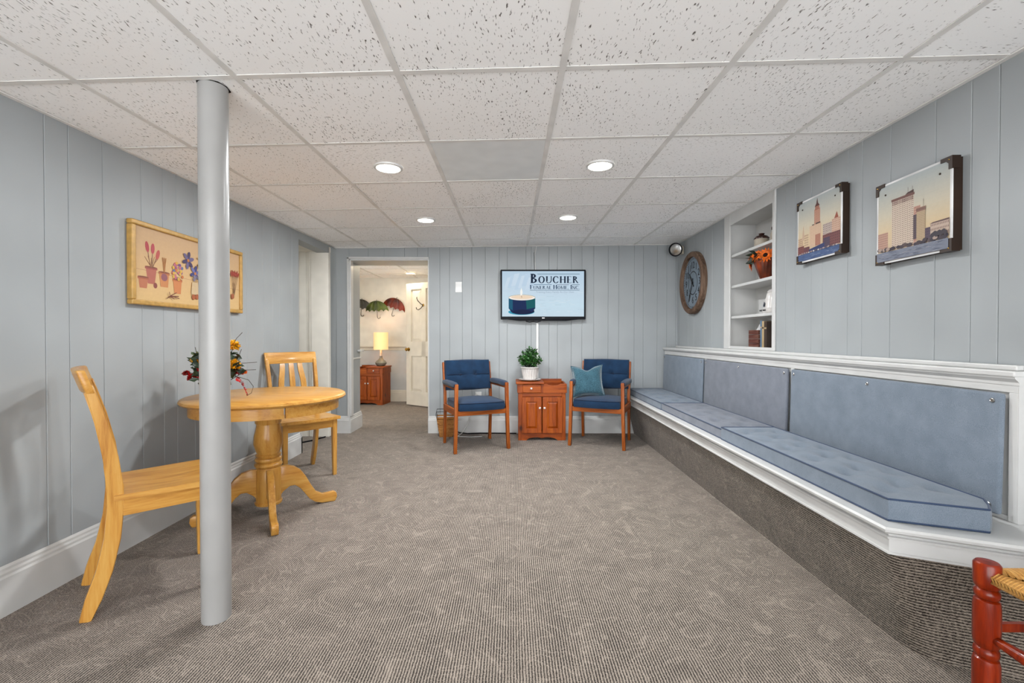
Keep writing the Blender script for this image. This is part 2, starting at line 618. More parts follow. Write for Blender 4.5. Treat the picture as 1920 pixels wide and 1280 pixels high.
# alcove beyond the side opening
al = G()
al.box(-3.2, XL - 0.13, 4.97, 5.10, 0, 2.25)
al.box(-3.2, -3.08, 3.0, 4.97, 0, 2.25)
al.box(-3.2, XL - 0.13, 2.9, 3.0, 0, 2.25)
wa = struct(al.obj('wall_alcove', M['cream'], smooth=False))
ea = fill_edges([-2.75, -2.52, -2.44, -2.36, -2.28], -3.08, XL - 0.13)
panelling(wa, ea, None, 0.0, lambda x: 2.05, M['cream'], (0, 4.958, 0), 0)
G().box(-2.215, XL, 4.925, 4.985, 0, 2.10).bevel(0.006).obj('pilaster', M['cream'], wa, smooth=False)
G().box(-2.24, -2.215, 4.935, 4.985, 0, 2.06).bevel(0.005).obj('stop_moulding', M['cream'], wa, smooth=False)
struct(G().box(-3.2, XL - 0.005, 3.0, 5.0, 2.045, 2.10).obj('ceiling_alcove', M['cream'], smooth=False))

# back wall (facing -Y), doorway from DX0 to DX1
DX0, DX1, DZ = -1.868, -0.962, 1.998
BT = 0.36
bk = G()
bk.box(XL - 0.13, DX0, YB + 0.012, YB + BT, 0, 2.25)
bk.box(DX1, 2.1, YB + 0.012, YB + BT, 0, 2.25)
bk.box(DX0, DX1, YB + 0.012, YB + BT, DZ, 2.25)
wbk = struct(bk.obj('wall_back', M['wall'], smooth=False))
def bx(u): return (u - 960) / 838.0 * YB
us = [631, 691, 721, 759, 783, 825, 843, 867, 885, 910, 936, 951, 986, 996, 1029, 1045, 1071, 1091, 1113, 1140, 1160, 1189, 1206, 1232, 1250]
XBR = XR(YB)
be = fill_edges([bx(u) for u in us if bx(u) < DX0] , XL, DX0)
panelling(wbk, be, None, 0.0, lambda x: ZC(x, YB) + 0.012, M['wall'], (0, YB, 0), 0)
be = fill_edges([bx(u) for u in us], DX0, DX1)
panelling(wbk, be, None, DZ, lambda x: ZC(x, YB) + 0.012, M['wall'], (0, YB, 0), 0)
be = fill_edges([bx(u) for u in us], DX1, XBR)
panelling(wbk, be, None, 0.0, lambda x: ZC(x, YB) + 0.012, M['wall'], (0, YB, 0), 0)

# right wall (facing -X, slightly turned); bookcase recess between SY0 and SY1
RZ = -PI / 2 - 0.030
SY0, SY1, SZ0, SZ1 = 3.105, 3.835, 1.0, 2.075
wr = G()
def rwbox(g, y0, y1, z0, z1, d0=0.012, d1=0.12):
    g.prism([(XR(y0) + d0, y0), (XR(y0) + d1, y0), (XR(y1) + d1, y1), (XR(y1) + d0, y1)], 'Z', z0, z1)
rwbox(wr, Y0, SY0, 0, 2.28)
rwbox(wr, SY1, YB + 0.2, 0, 2.28)
rwbox(wr, SY0, SY1, 0, SZ0)
rwbox(wr, SY0, SY1, SZ1, 2.28)
wrt = struct(wr.obj('wall_right', M['wall'], smooth=False))
ru = [1870, 1818, 1751, 1667.5, 1615, 1588, 1541, 1520, 1490, 1472, 1321, 1301, 1290]
def ry(u): return 1.735 * 838 / (u - 960 - 25.1)
re_ = fill_edges([-ry(u) for u in ru] + [-1.49, -1.38, -1.2, -SY0, -SY1], -YB, -Y0)
def rz0(a, b):
    return 0.0
wx0 = 1.735
c_, s_ = math.cos(RZ), math.sin(RZ)
def lx_of(y):      # local x on the rotated wall for a world y
    return -(y) / math.cos(0.030)
edges_r = sorted(set([lx_of(-e) for e in re_]))
def ztop_r(lx):
    y = -lx * math.cos(0.030)
    return ZC(XR(y), y) + 0.012
for a, b in zip(edges_r, edges_r[1:]):
    ym = -(a + b) / 2
    if b - a < 0.012:
        continue
    if SY0 < ym < SY1:
        continue
    plank(None, a, b, 0.0 if ym < 1.5 else 0.93, ztop_r(a), ztop_r(b), 0.012).obj('panel', M['wall'], wrt, (wx0, 0, 0), (0, 0, RZ), smooth=False)
# corner bead where the right wall meets the back wall
G().box(XR(5.11) - 0.012, XR(5.11) + 0.004, 5.105, 5.13, 0.98, 2.13).bevel(0.004).obj('corner_bead', M['wall'], wrt, smooth=False)

# ------------------------------------------------------------------ baseboards
BASE = [(0, 0), (0.020, 0), (0.020, 0.150), (0.014, 0.158), (0.014, 0.168), (0.009, 0.176), (0.009, 0.186), (0.003, 0.195), (0, 0.195)]
def baseboard(name, p0, p1, nrm, mat=None):
    p0, p1, n = Vector(p0), Vector(p1), Vector(nrm)
    g = G()
    A = [g.bm.verts.new((p0.x + n.x * d, p0.y + n.y * d, z)) for d, z in BASE]
    B = [g.bm.verts.new((p1.x + n.x * d, p1.y + n.y * d, z)) for d, z in BASE]
    k = len(BASE)
    for i in range(k):
        g._f([A[i], A[(i + 1) % k], B[(i + 1) % k], B[i]])
    g._f(A[::-1]); g._f(B)
    return struct(g.obj(name, mat or M['white'], smooth=False))
baseboard('baseboard_left', (XL, Y0, 0), (XL, LEND + 0.02, 0), (1, 0, 0))
baseboard('baseboard_left_end', (XL - 0.13, LEND, 0), (XL + 0.02, LEND, 0), (0, 1, 0))
baseboard('baseboard_back_left', (XL - 0.005, YB, 0), (DX0, YB, 0), (0, -1, 0))
baseboard('baseboard_doorway', (DX0, YB - 0.02, 0), (DX0, YB + BT + 0.02, 0), (1, 0, 0))
baseboard('baseboard_back_right', (DX1, YB, 0), (1.42, YB, 0), (0, -1, 0))

# doorway lining and casing
g = G()
g.box(DX0 - 0.020, DX0 + 0.002, YB - 0.012, YB + 0.004, 0.19, DZ + 0.02)
g.box(DX0 - 0.020, DX1 + 0.010, YB - 0.012, YB + 0.004, DZ - 0.002, DZ + 0.02)
g.box(DX1 - 0.002, DX1 + 0.010, YB - 0.006, YB + 0.004, 0.19, DZ + 0.02)
tr1 = struct(g.bevel(0.003).obj('trim_1', M['white'], smooth=False))
g = G()
g.box(DX0, DX0 + 0.022, YB - 0.002, YB + 0.075, 0.19, DZ)
g.box(DX0, DX1, YB - 0.002, YB + BT, DZ - 0.02, DZ)
struct(g.bevel(0.005).obj('trim_2', M['white'], smooth=False))
struct(G().box(DX0, DX0 + 0.045, YB + BT - 0.10, YB + BT + 0.02, 0.925, 0.95).bevel(0.006).obj('trim_3', M['white'], smooth=False))
struct(G().box(DX0, DX0 + 0.012, YB + 0.075, YB + BT, 0.84, 0.86).bevel(0.003).obj('trim_4', M['white'], smooth=False))

# ------------------------------------------------------------------ suspended ceiling
GA, GS, GX, GY, GP = -0.0277, 0.0037, -0.4245, 1.6634, 0.61
def grid(i, j):
    gx, gy = i * GP, j * GP
    return (GX + gx * math.cos(GA) - gy * math.sin(GS), GY + gx * math.sin(GA) + gy * math.cos(GS))
room = [(XL, Y0), (XR(Y0), Y0), (XR(YB), YB), (XL, YB)]
def clip(poly, rm):
    out = poly
    n = len(rm)
    for i in range(n):
        a, b = Vector(rm[i]), Vector(rm[(i + 1) % n])
        e = b - a
        def side(p): return e.x * (p[1] - a.y) - e.y * (p[0] - a.x)
        res = []
        for k in range(len(out)):
            p, q = out[k], out[(k + 1) % len(out)]
            sp, sq = side(p), side(q)
            if sp >= 0:
                res.append(p)
            if (sp >= 0) != (sq >= 0):
                t = sp / (sp - sq)
                res.append((p[0] + (q[0] - p[0]) * t, p[1] + (q[1] - p[1]) * t))
        out = res
        if not out:
            break
    return out
g = G()
pts = [(XL - 0.1, Y0), (XR(Y0) + 0.1, Y0), (XR(YB) + 0.1, YB + 0.2), (XL - 0.1, YB + 0.2)]
lo = [g.bm.verts.new((x, y, ZC(x, y) + 0.03)) for x, y in pts]
hi = [g.bm.verts.new((x, y, ZC(x, y) + 0.09)) for x, y in pts]
g._f(lo[::-1]); g._f(hi)
for i in range(4):
    g._f([lo[i], lo[(i + 1) % 4], hi[(i + 1) % 4], hi[i]])
ceil = struct(g.obj('ceiling', M['dark'], smooth=False))

def slab(poly, zf, z_off, th, name, mat, parent):
    cx = sum(p[0] for p in poly) / len(poly); cy = sum(p[1] for p in poly) / len(poly)
    cz = zf(cx, cy)
    g = G()
    A = [g.bm.verts.new((x - cx, y - cy, zf(x, y) - cz + z_off)) for x, y in poly]
    B = [g.bm.verts.new((x - cx, y - cy, zf(x, y) - cz + z_off + th)) for x, y in poly]
    n = len(poly)
    g._f(A[::-1]); g._f(B)
    for i in range(n):
        g._f([A[i], A[(i + 1) % n], B[(i + 1) % n], B[i]])
    return g.obj(name, mat, parent, (cx, cy, cz), smooth=False)

for j in range(-6, 6):
    for i in range(-4, 5):
        q = [grid(i, j), grid(i + 1, j), grid(i + 1, j + 1), grid(i, j + 1)]
        q = clip(q, room)
        if len(q) < 3:
            continue
        area = abs(sum(q[k][0] * q[(k + 1) % len(q)][1] - q[(k + 1) % len(q)][0] * q[k][1] for k in range(len(q)))) / 2
        if area < 0.003:
            continue
        if (i, j) == (0, 1):
            o = slab(q, ZC, 0.0026, 0.012, 'access_panel', M['panel'], ceil)
            o['label'] = 'smooth plain grey panel among the fissured tiles'
        else:
            slab(q, ZC, 0.0026 + 0.0024 * random.random(), 0.012, 'ceiling_tile', M['tile%d' % random.choice((0, 1, 1))], ceil)
bw = 0.012
for i in range(-3, 5):
    a, b = grid(i, -7), grid(i, 7)
    q = clip([(a[0] - bw, a[1]), (a[0] + bw, a[1]), (b[0] + bw, b[1]), (b[0] - bw, b[1])], room)
    if len(q) >= 3:
        slab(q, ZC, 0.0, 0.0024, 'grid_bar', M['bar'], ceil)
for j in range(-6, 6):
    a, b = grid(-5, j), grid(6, j)
    q = clip([(a[0], a[1] - bw), (b[0], b[1] - bw), (b[0], b[1] + bw), (a[0], a[1] + bw)], room)
    if len(q) >= 3:
        slab(q, ZC, 0.0004, 0.0020, 'grid_bar', M['bar'], ceil)
for q in ([(XL, Y0), (XL + 0.02, Y0), (XL + 0.02, YB), (XL, YB)],
          [(XR(Y0) - 0.02, Y0), (XR(Y0), Y0), (XR(YB), YB), (XR(YB) - 0.02, YB)],
          [(XL, YB - 0.02), (XR(YB), YB - 0.02), (XR(YB), YB), (XL, YB)]):
    slab(q, ZC, -0.003, 0.005, 'wall_angle', M['bar'], ceil)

def downlight(x, y, zf, label, lens, group, power, R=0.082):
    t = thing('recessed_downlight', label, 'ceiling light', (x, y, zf(x, y)), 0, group)
    G().lathe([(R * 0.80, -0.004), (R * 0.86, -0.009), (R, -0.006), (R * 1.02, 0.003)], 32, cap=False).obj('trim_ring', M['whiteplastic'], t)
    prof = [(R * 0.82, -0.003), (R * 0.80, -0.008)]
    G().lathe(prof, 20).obj('lens', lens, t)
    ld = bpy.data.lights.new('downlight_lamp', 'AREA')
    ld.shape = 'DISK'; ld.size = 2 * R * 0.8; ld.energy = power
    ld.color = (0.965, 0.985, 1.0) if lens is M['lens'] else (1.0, 0.84, 0.62)
    lo_ = link('lamp_light', ld, t, (0, 0, -0.0095))
    return t
for u, lb in (((-0.722, 2.619), 'lit round ceiling downlight nearer the camera, left of the grey panel'),
              ((0.514, 2.621), 'lit round ceiling downlight nearer the camera, right of the grey panel'),
              ((-0.744, 3.861), 'lit round ceiling downlight further back on the doorway side'),
              ((0.477, 3.821), 'lit round ceiling downlight further back, above the television')):
    downlight(u[0], u[1], ZC, lb, M['lens'], 'recessed downlights in the main room', LAMP_POWER)
downlight(-2.62, 4.15, lambda x, y: 2.045, 'unseen ceiling downlight added to brighten the side alcove', M['lens'], 'added alcove light', 2.8)  # unseen lamp, added to brighten the alcove

# ------------------------------------------------------------------ back room through the doorway
BY = 7.67
BZ = 2.11
g = G()
g.box(-3.3, -0.7, BY, BY + 0.1, 0, 2.25)
struct(g.obj('wall_far', M['cream'], smooth=False))
struct(G().box(-3.3, -3.2, YB + BT, BY, 0, 2.25).obj('wall_far_left', M['cream'], smooth=False))
struct(G().box(-0.9, -0.8, YB + BT, BY, 0, 2.25).obj('wall_far_right', M['cream'], smooth=False))
struct(G().box(-3.2, -0.9, BY - 0.006, BY, 0.0, 0.88).obj('wall_far_dado', M['greywall'], smooth=False))
g = G()
g.prism([(BY, 0.875), (BY - 0.012, 0.875), (BY - 0.016, 0.885), (BY - 0.01, 0.895), (BY - 0.012, 0.925), (BY - 0.034, 0.932), (BY - 0.034, 0.945), (BY, 0.945)], 'X', -3.2, -0.9)
struct(g.obj('trim_5', M['creamdoor'], smooth=False))
baseboard('baseboard_far', (-3.2, BY - 0.006, 0), (-0.9, BY - 0.006, 0), (0, -1, 0), M['creamdoor'])
c2 = struct(G().box(-3.3, -0.7, YB + BT - 0.02, BY + 0.1, BZ + 0.03, BZ + 0.08).obj('ceiling_far', M['dark'], smooth=False))
zf2 = lambda x, y: BZ
for j in range(4):
    for i in range(5):
        x0, y0 = -3.45 + i * 0.61, 5.42 + j * 0.61
        q = clip([(x0, y0), (x0 + 0.61, y0), (x0 + 0.61, y0 + 0.61), (x0, y0 + 0.61)], [(-3.2, YB + BT), (-0.9, YB + BT), (-0.9, BY), (-3.2, BY)])
        if len(q) >= 3:
            slab(q, zf2, 0.006, 0.012, 'ceiling_tile', M['tile%d' % random.choice((0, 1))], c2)
for i in range(1, 5):
    x0 = -3.45 + i * 0.61
    slab([(x0 - bw, YB + BT), (x0 + bw, YB + BT), (x0 + bw, BY), (x0 - bw, BY)], zf2, 0, 0.006, 'grid_bar', M['bar'], c2)
for j in range(1, 4):
    y0 = 5.42 + j * 0.61
    slab([(-3.2, y0 - bw), (-0.9, y0 - bw), (-0.9, y0 + bw), (-3.2, y0 + bw)], zf2, 0.0006, 0.0055, 'grid_bar', M['bar'], c2)
downlight(-1.61, 6.17, zf2, 'lit ceiling downlight in the room beyond the doorway, nearer one', M['lens_back'], 'downlights in the far room', BACK_LAMP_POWER, 0.085)
downlight(-1.60, 7.05, zf2, 'lit ceiling downlight in the room beyond the doorway, by the far wall', M['lens_back'], 'downlights in the far room', BACK_LAMP_POWER, 0.085)

# ------------------------------------------------------------------ built-in bookcase recess in the right wall
def RW(y, off=0.0):                # point on the right wall, off metres into the room
    return (XR(y) - off, y)
def rslab(g, y0, y1, z0, z1, o0, o1):
    """box following the right wall: o0..o1 = distance into the room (negative = into the wall)"""
    g.prism([(XR(y0) - o1, y0), (XR(y0) - o0, y0), (XR(y1) - o0, y1), (XR(y1) - o1, y1)], 'Z', z0, z1)
    return g
BD = 0.24
bc = thing('built_in_bookcase', 'white recessed bookcase with four compartments let into the right wall', 'bookcase', (XR(3.47), 3.47, SZ0))
inv = Matrix.Translation((-XR(3.47), -3.47, -SZ0))
def bcpart(g, name, mat=M['white'], bev=0.0):
    if bev:
        g.bevel(bev)
    g.bm.transform(inv)
    return g.obj(name, mat, bc, smooth=False)
bcpart(rslab(G(), SY0, SY1, SZ0, SZ1, -BD, -BD + 0.012), 'back_board')
bcpart(rslab(G(), SY0, SY0 + 0.018, SZ0, SZ1, -BD + 0.012, 0.0), 'side_board')
bcpart(rslab(G(), SY1 - 0.018, SY1, SZ0, SZ1, -BD + 0.012, 0.0), 'side_board')
bcpart(rslab(G(), SY0 + 0.018, SY1 - 0.018, SZ1 - 0.018, SZ1, -BD + 0.012, 0.0), 'top_board')
bcpart(rslab(G(), SY0 + 0.018, SY1 - 0.018, SZ0, SZ0 + 0.02, -BD + 0.012, 0.0), 'shelf')
SHELVES = [1.278, 1.534, 1.793]
for z in SHELVES:
    bcpart(rslab(G(), SY0 + 0.018, SY1 - 0.018, z - 0.022, z, -BD + 0.012, -0.004), 'shelf', bev=0.003)
bcpart(rslab(G(), SY1 - 0.062, SY1 + 0.045, SZ0 + 0.005, 2.145, 0.0, 0.014), 'face_stile', bev=0.003)
bcpart(rslab(G(), SY0 - 0.010, SY0 + 0.022, SZ0 + 0.005, 2.125, 0.0, 0.014), 'face_stile', bev=0.003)
bcpart(rslab(G(), SY0 + 0.022, SY1 - 0.062, SZ1 - 0.035, 2.135, 0.0, 0.013), 'face_rail', bev=0.003)
bcpart(rslab(G(), SY0 + 0.022, SY1 - 0.062, SZ0 + 0.005, SZ0 + 0.028, 0.0, 0.013), 'face_rail', bev=0.003)

# ------------------------------------------------------------------ bench along the right wall
SEAT = 0.455
bench = thing('built_in_bench', 'long white built-in bench with carpeted front along the right wall', 'bench', (1.6, 3.2, 0))
bi = Matrix.Translation((-1.6, -3.2, 0))
def bpart(g, name, mat, bev=0.0, smooth=False):
    if bev:
        g.bevel(bev)
    g.bm.transform(bi)
    return g.obj(name, mat, bench, smooth=smooth)
FRONT_T = [(1.305, 5.105), (1.305, 1.536), (1.605, 1.397), (1.775, 1.318)]
FRONT_B = [(1.395, 5.105), (1.395, 1.530), (1.625, 1.425), (1.775, 1.355)]
g = G()
n = len(FRONT_T)
def sub(a, b, k):
    return [((a[0] + (b[0] - a[0]) * i / k), (a[1] + (b[1] - a[1]) * i / k)) for i in range(k)]
# softly rounded carpet wrap at the corner
def rounded(poly, r):
    out = [poly[0]]
    for i in range(1, len(poly) - 1):
        p, q, s = Vector(poly[i - 1]), Vector(poly[i]), Vector(poly[i + 1])
        a = q + (p - q).normalized() * r
        b = q + (s - q).normalized() * r
        for k in range(7):
            t = k / 6
            w = a * (1 - t) ** 2 + q * 2 * t * (1 - t) + b * t * t
            out.append((w.x, w.y))
    out.append(poly[-1])
    return out
rt, rb = rounded(FRONT_T, 0.02), rounded(FRONT_B, 0.09)
rows = []
for k in range(6):
    t = k / 5
    rows.append([g.bm.verts.new((a[0] * t + b[0] * (1 - t), a[1] * t + b[1] * (1 - t), 0.375 * t)) for a, b in zip(rt, rb)])
for k in range(5):
    for i in range(len(rt) - 1):
        g._f([rows[k][i], rows[k][i + 1], rows[k + 1][i + 1], rows[k + 1][i]])
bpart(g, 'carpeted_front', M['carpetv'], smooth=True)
# moulded edge of the seat
prof = [(0.0, 0.358), (0.013, 0.358), (0.013, 0.365), (0.008, 0.366), (0.008, 0.411), (0.017, 0.412), (0.019, 0.420), (0.009, 0.4215), (0.011, 0.430), (0.024, 0.433), (0.035, 0.440), (0.037, 0.449), (0.031, 0.456), (-0.05, 0.456), (-0.05, 0.358)]
g = G()
path = FRONT_T
rings = []
for i, p in enumerate(path):
    p = Vector(p)
    ds = []
    if i > 0:
        ds.append((p - Vector(path[i - 1])).normalized())
    if i < len(path) - 1:
        ds.append((Vector(path[i + 1]) - p).normalized())
    nn = Vector((0, 0))
    for d in ds:
        nn += Vector((d.y, -d.x)) * -1
    nn.normalize()
    nn = -nn if nn.x > 0 else nn
    k = 1.0
    if len(ds) == 2:
        k = 1 / max(0.4, abs(nn.dot(Vector((ds[0].y, -ds[0].x)))))
    rings.append([g.bm.verts.new((p.x + nn.x * o * k, p.y + nn.y * o * k, z)) for o, z in prof])
for a, b in zip(rings, rings[1:]):
    for i in range(len(prof)):
        g._f([a[i], a[(i + 1) % len(prof)], b[(i + 1) % len(prof)], b[i]])
g._f(rings[0]); g._f(rings[-1][::-1])
bpart(g, 'edge_moulding', M['white'])
g = G()
g.prism([(1.31, 5.105), (1.31, 1.545), (1.605, 1.41), (1.775, 1.332), (1.79, 1.9), (1.80, 5.105)], 'Z', 0.43, SEAT)
bpart(g, 'seat_board', M['white'])
# panelled back: board, stiles, rails, cap
g = G().box(1.757, 1.775, 1.538, 5.105, SEAT, 0.975)
bpart(g, 'back_board', M['white'])
for (a, b) in ((1.538, 1.568), (2.764, 2.796), (4.006, 4.036), (5.08, 5.105)):
    bpart(G().box(1.745, 1.757, a, b, SEAT, 0.908), 'back_stile', M['white'], 0.002)
bpart(G().box(1.745, 1.757, 1.538, 5.105, 0.908, 0.955), 'back_rail', M['white'], 0.002)
bpart(G().box(1.748, 1.757, 1.568, 5.105, SEAT, 0.472), 'back_rail', M['white'], 0.002)
g = G().prism([(1.72, 1.530), (1.775, 1.530), (XR(1.530) - 0.002, 1.530), (XR(5.105) - 0.002, 5.105), (1.72, 5.105)], 'Z', 0.965, 0.985)
bpart(g, 'cap_ledge', M['white'], 0.006)
capm = [(1.757, 0.935), (1.742, 0.935), (1.742, 0.945), (1.735, 0.952), (1.728, 0.958), (1.725, 0.966), (1.757, 0.966)]
g = G().prism([(p[0], p[1]) for p in capm], 'Y', 1.533, 5.105)
bpart(g, 'cap_moulding', M['white'])
g = G().prism([(XR(1.0) - 0.014, 1.55), (XR(1.55) - 0.002, 1.55), (XR(5.1) - 0.002, 5.1), (XR(5.1) - 0.022, 5.1)], 'Z', 0.985, 1.004)
bpart(g, 'cap_bead', M['white'], 0.004)
bpart(G().box(1.7452, 1.7785, 1.5360, 1.5378, 0.4552, 0.9648), 'end_board', M['white'])

def backrest(y0, y1, mat, label, nb):
    t = thing('back_cushion', label, 'cushion', (1.7445, (y0 + y1) / 2, 0.474), 0, 'upholstered back panels of the bench')
    L = (y1 - y0) / 2
    g = G()
    g.box(-0.020, 0.0, -L, L, 0.0, 0.430)
    g.bevel(0.009, 3)
    # gentle lean: the top sits a little further back
    for v in g.bm.verts:
        v.co.x += 0.010 * (v.co.z / 0.43) - 0.0105
    g.obj('upholstered_panel', mat, t)
    for sz in (0.028, 0.402):
        ys = [-L + 0.03 + (2 * L - 0.06) * i / (nb - 1) for i in range(nb)]
        for y in ys:
            x = -0.020 + 0.010 * sz / 0.43 - 0.0105
            b = G().lathe([(0.0095, 0.0), (0.009, 0.003), (0.006, 0.005), (0.0045, 0.003), (0.0005, 0.003)], 14, Matrix.Translation((x + 0.001, y, sz)) @ Matrix.Rotation(-PI / 2, 4, 'Y'))
            b.obj('button', M['steel'], t)
    return t
backrest(1.571, 2.762, M['blue'], 'slate blue bench back cushion nearest the camera, the longest in view', 3)
backrest(2.800, 4.002, M['blue2'], 'greyer blue middle back cushion of the bench below the city picture', 3)
backrest(4.040, 5.078, M['blue'], 'blue bench back cushion furthest away, beside the back wall', 2)

def seat_cushion(fxy, label, th, mat, tufts, z=SEAT + 0.001, n=16, m=34):
    y = fxy(0.5, 0.5)
    t = thing('seat_cushion', label, 'cushion', (y[0], y[1], z), 0, 'tufted seat cushions of the bench')
    f2 = lambda s, q: (fxy(s, q)[0] - y[0], fxy(s, q)[1] - y[1])
    tf = [(a - y[0], b - y[1], d, r) for a, b, d, r in tufts]
    g, top, bot = cushion(f2, 0.0, th, n, m, 0.014, tufts=tf, bulge=0.003)
    c = g.obj('padded_cover', mat, t)
    for ol, dz in ((top, 0.0), (bot, 0.004)):
        pts = [(p.x, p.y, p.z + dz) for p in ol[::2]]
        G().tube(pts, 0.0038, 6, closed=True).obj('piping', M['bluepipe'], c)
    return t
def tuftgrid(xs, y0, y1, n, d=0.034, r=0.046):
    return [(x, y0 + (y1 - y0) * (i + (0.5 if k % 2 else 0.25)) / n, d, r) for k, x in enumerate(xs) for i in range(n)]
def near_xy(s, t):
    x = 1.322 + (1.655 - 1.322) * s
    yn = 1.565 - (1.565 - 1.462) * min(1, (x - 1.322) / 0.258)
    if x > 1.58:
        yn = 1.462 + (x - 1.58) / 0.075 * 0.10
    # softened corners
    return (x, yn + (2.815 - yn) * t)
seat_cushion(near_xy, 'slate blue tufted bench seat cushion with an angled end, nearest the camera', 0.078, M['blue'], tuftgrid((1.40, 1.49, 1.58), 1.62, 2.8, 6))
seat_cushion(lambda s, t: (1.328 + 0.375 * s, 2.822 + (3.955 - 2.822) * t), 'grey blue tufted middle seat cushion of the bench', 0.062, M['blue2'], tuftgrid((1.42, 1.52, 1.62), 2.84, 3.94, 5))
seat_cushion(lambda s, t: (1.322 + 0.38 * s, 3.962 + (5.085 - 3.962) * t), 'blue tufted bench seat cushion at the far end behind the armchair', 0.062, M['blue'], tuftgrid((1.42, 1.52, 1.62), 3.98, 5.06, 5))

# ------------------------------------------------------------------ steel support post
PX, PY = -1.162, 1.747
pt = thing('support_post', 'white painted round steel support post in front of the oak table', 'post', (PX, PY, 0))
zt = ZC(PX, PY)
G().lathe([(0.0505, 0.0), (0.0515, 0.004), (0.0515, zt - 0.0006)], 40).obj('pipe', M['postpaint'], pt)
g = G()
pts = []
for k in range(9):
    a = 2 * PI * k / 9
    r = (0.053, 0.060, 0.053, 0.066, 0.053, 0.052, 0.062, 0.053, 0.054)[k]
    pts.append((r * math.cos(a), r * math.sin(a)))
g.prism(pts, 'Z', zt + 0.0005, zt + 0.003)
g.obj('ragged_hole_shade', M['dark'], pt, smooth=False)  # thin dark sheet under the tile, painting the shade of a ragged gap

# ------------------------------------------------------------------ oak pedestal table
TX, TY = -1.53, 2.80
tb = thing('pedestal_table', 'round honey oak pedestal table behind the white post', 'table', (TX, TY, 0))
R = 0.457
G().lathe([(R - 0.045, 0.712), (R - 0.02, 0.712), (R - 0.008, 0.716), (R, 0.726), (R - 0.004, 0.738), (R - 0.016, 0.745), (0.01, 0.745)], 72).obj('table_top', M['oakX'], tb)
RA = R - 0.045
for k in range(2):
    g = G()
    seg = 30
    a0 = math.radians(-50) + k * PI + 0.012
    vin, vout = [], []
    for i in range(seg + 1):
        a = a0 + (PI - 0.024) * i / seg
        c, s = math.cos(a), math.sin(a)
        vin.append([g.bm.verts.new(((RA - 0.022) * c, (RA - 0.022) * s, z)) for z in (0.648, 0.712)])
        vout.append([g.bm.verts.new((RA * c, RA * s, z)) for z in (0.648, 0.712)])
    for i in range(seg):
        g._f([vout[i][0], vout[i + 1][0], vout[i + 1][1], vout[i][1]])
        g._f([vin[i + 1][0], vin[i][0], vin[i][1], vin[i + 1][1]])
        g._f([vout[i + 1][0], vout[i][0], vin[i][0], vin[i + 1][0]])
    g._f([vin[0][0], vout[0][0], vout[0][1], vin[0][1]]); g._f([vin[-1][0], vin[-1][1], vout[-1][1], vout[-1][0]])
    g.obj('apron', M['oakX'], tb)
G().box(-0.16, 0.16, -0.16, 0.16, 0.69, 0.712).obj('mounting_plate', M['oakX'], tb, smooth=False)
ped = [(0.06, 0.06), (0.076, 0.062), (0.078, 0.075), (0.070, 0.082), (0.072, 0.09), (0.072, 0.275), (0.066, 0.29), (0.076, 0.298), (0.080, 0.308), (0.076, 0.318), (0.066, 0.324),
       (0.074, 0.332), (0.077, 0.341), (0.074, 0.35), (0.064, 0.356), (0.071, 0.362), (0.073, 0.37), (0.064, 0.378), (0.072, 0.40), (0.083, 0.44), (0.080, 0.49), (0.068, 0.54), (0.066, 0.56), (0.074, 0.57), (0.076, 0.69)]
G().lathe(ped, 32).obj('pedestal', M['oakZ'], tb)
# four sabre feet
def foot_mesh():
    g = G()
    top = [(0.060, 0.285), (0.10, 0.285), (0.145, 0.272), (0.185, 0.240), (0.215, 0.195), (0.245, 0.135), (0.275, 0.085), (0.315, 0.062), (0.350, 0.062), (0.385, 0.066), (0.402, 0.056), (0.406, 0.030), (0.396, 0.004)]
    bot = [(0.060, 0.095), (0.085, 0.125), (0.120, 0.150), (0.150, 0.150), (0.180, 0.125), (0.205, 0.090), (0.235, 0.045), (0.270, 0.018), (0.310, 0.004), (0.345, 0.002), (0.365, 0.002), (0.380, 0.0), (0.388, 0.0)]
    w = 0.019
    A = [[g.bm.verts.new((p[0], s * w, p[1])) for p in top] for s in (-1, 1)]
    B = [[g.bm.verts.new((p[0], s * w, p[1])) for p in bot] for s in (-1, 1)]
    for i in range(len(top) - 1):
        g._f([A[0][i], A[0][i + 1], A[1][i + 1], A[1][i]])
        g._f([B[0][i + 1], B[0][i], B[1][i], B[1][i + 1]])
        g._f([A[0][i + 1], A[0][i], B[0][i], B[0][i + 1]])
        g._f([A[1][i], A[1][i + 1], B[1][i + 1], B[1][i]])
    g._f([A[0][0], A[1][0], B[1][0], B[0][0]]); g._f([A[0][-1], B[0][-1], B[1][-1], A[1][-1]])
    g.bevel(0.005, 2, 40)
    return g.mesh('foot', M['oakX'])
fm = foot_mesh()
for a in (-57, 33, 123, -147):
    link('foot', fm, tb, (0, 0, 0), (0, 0, math.radians(a)))

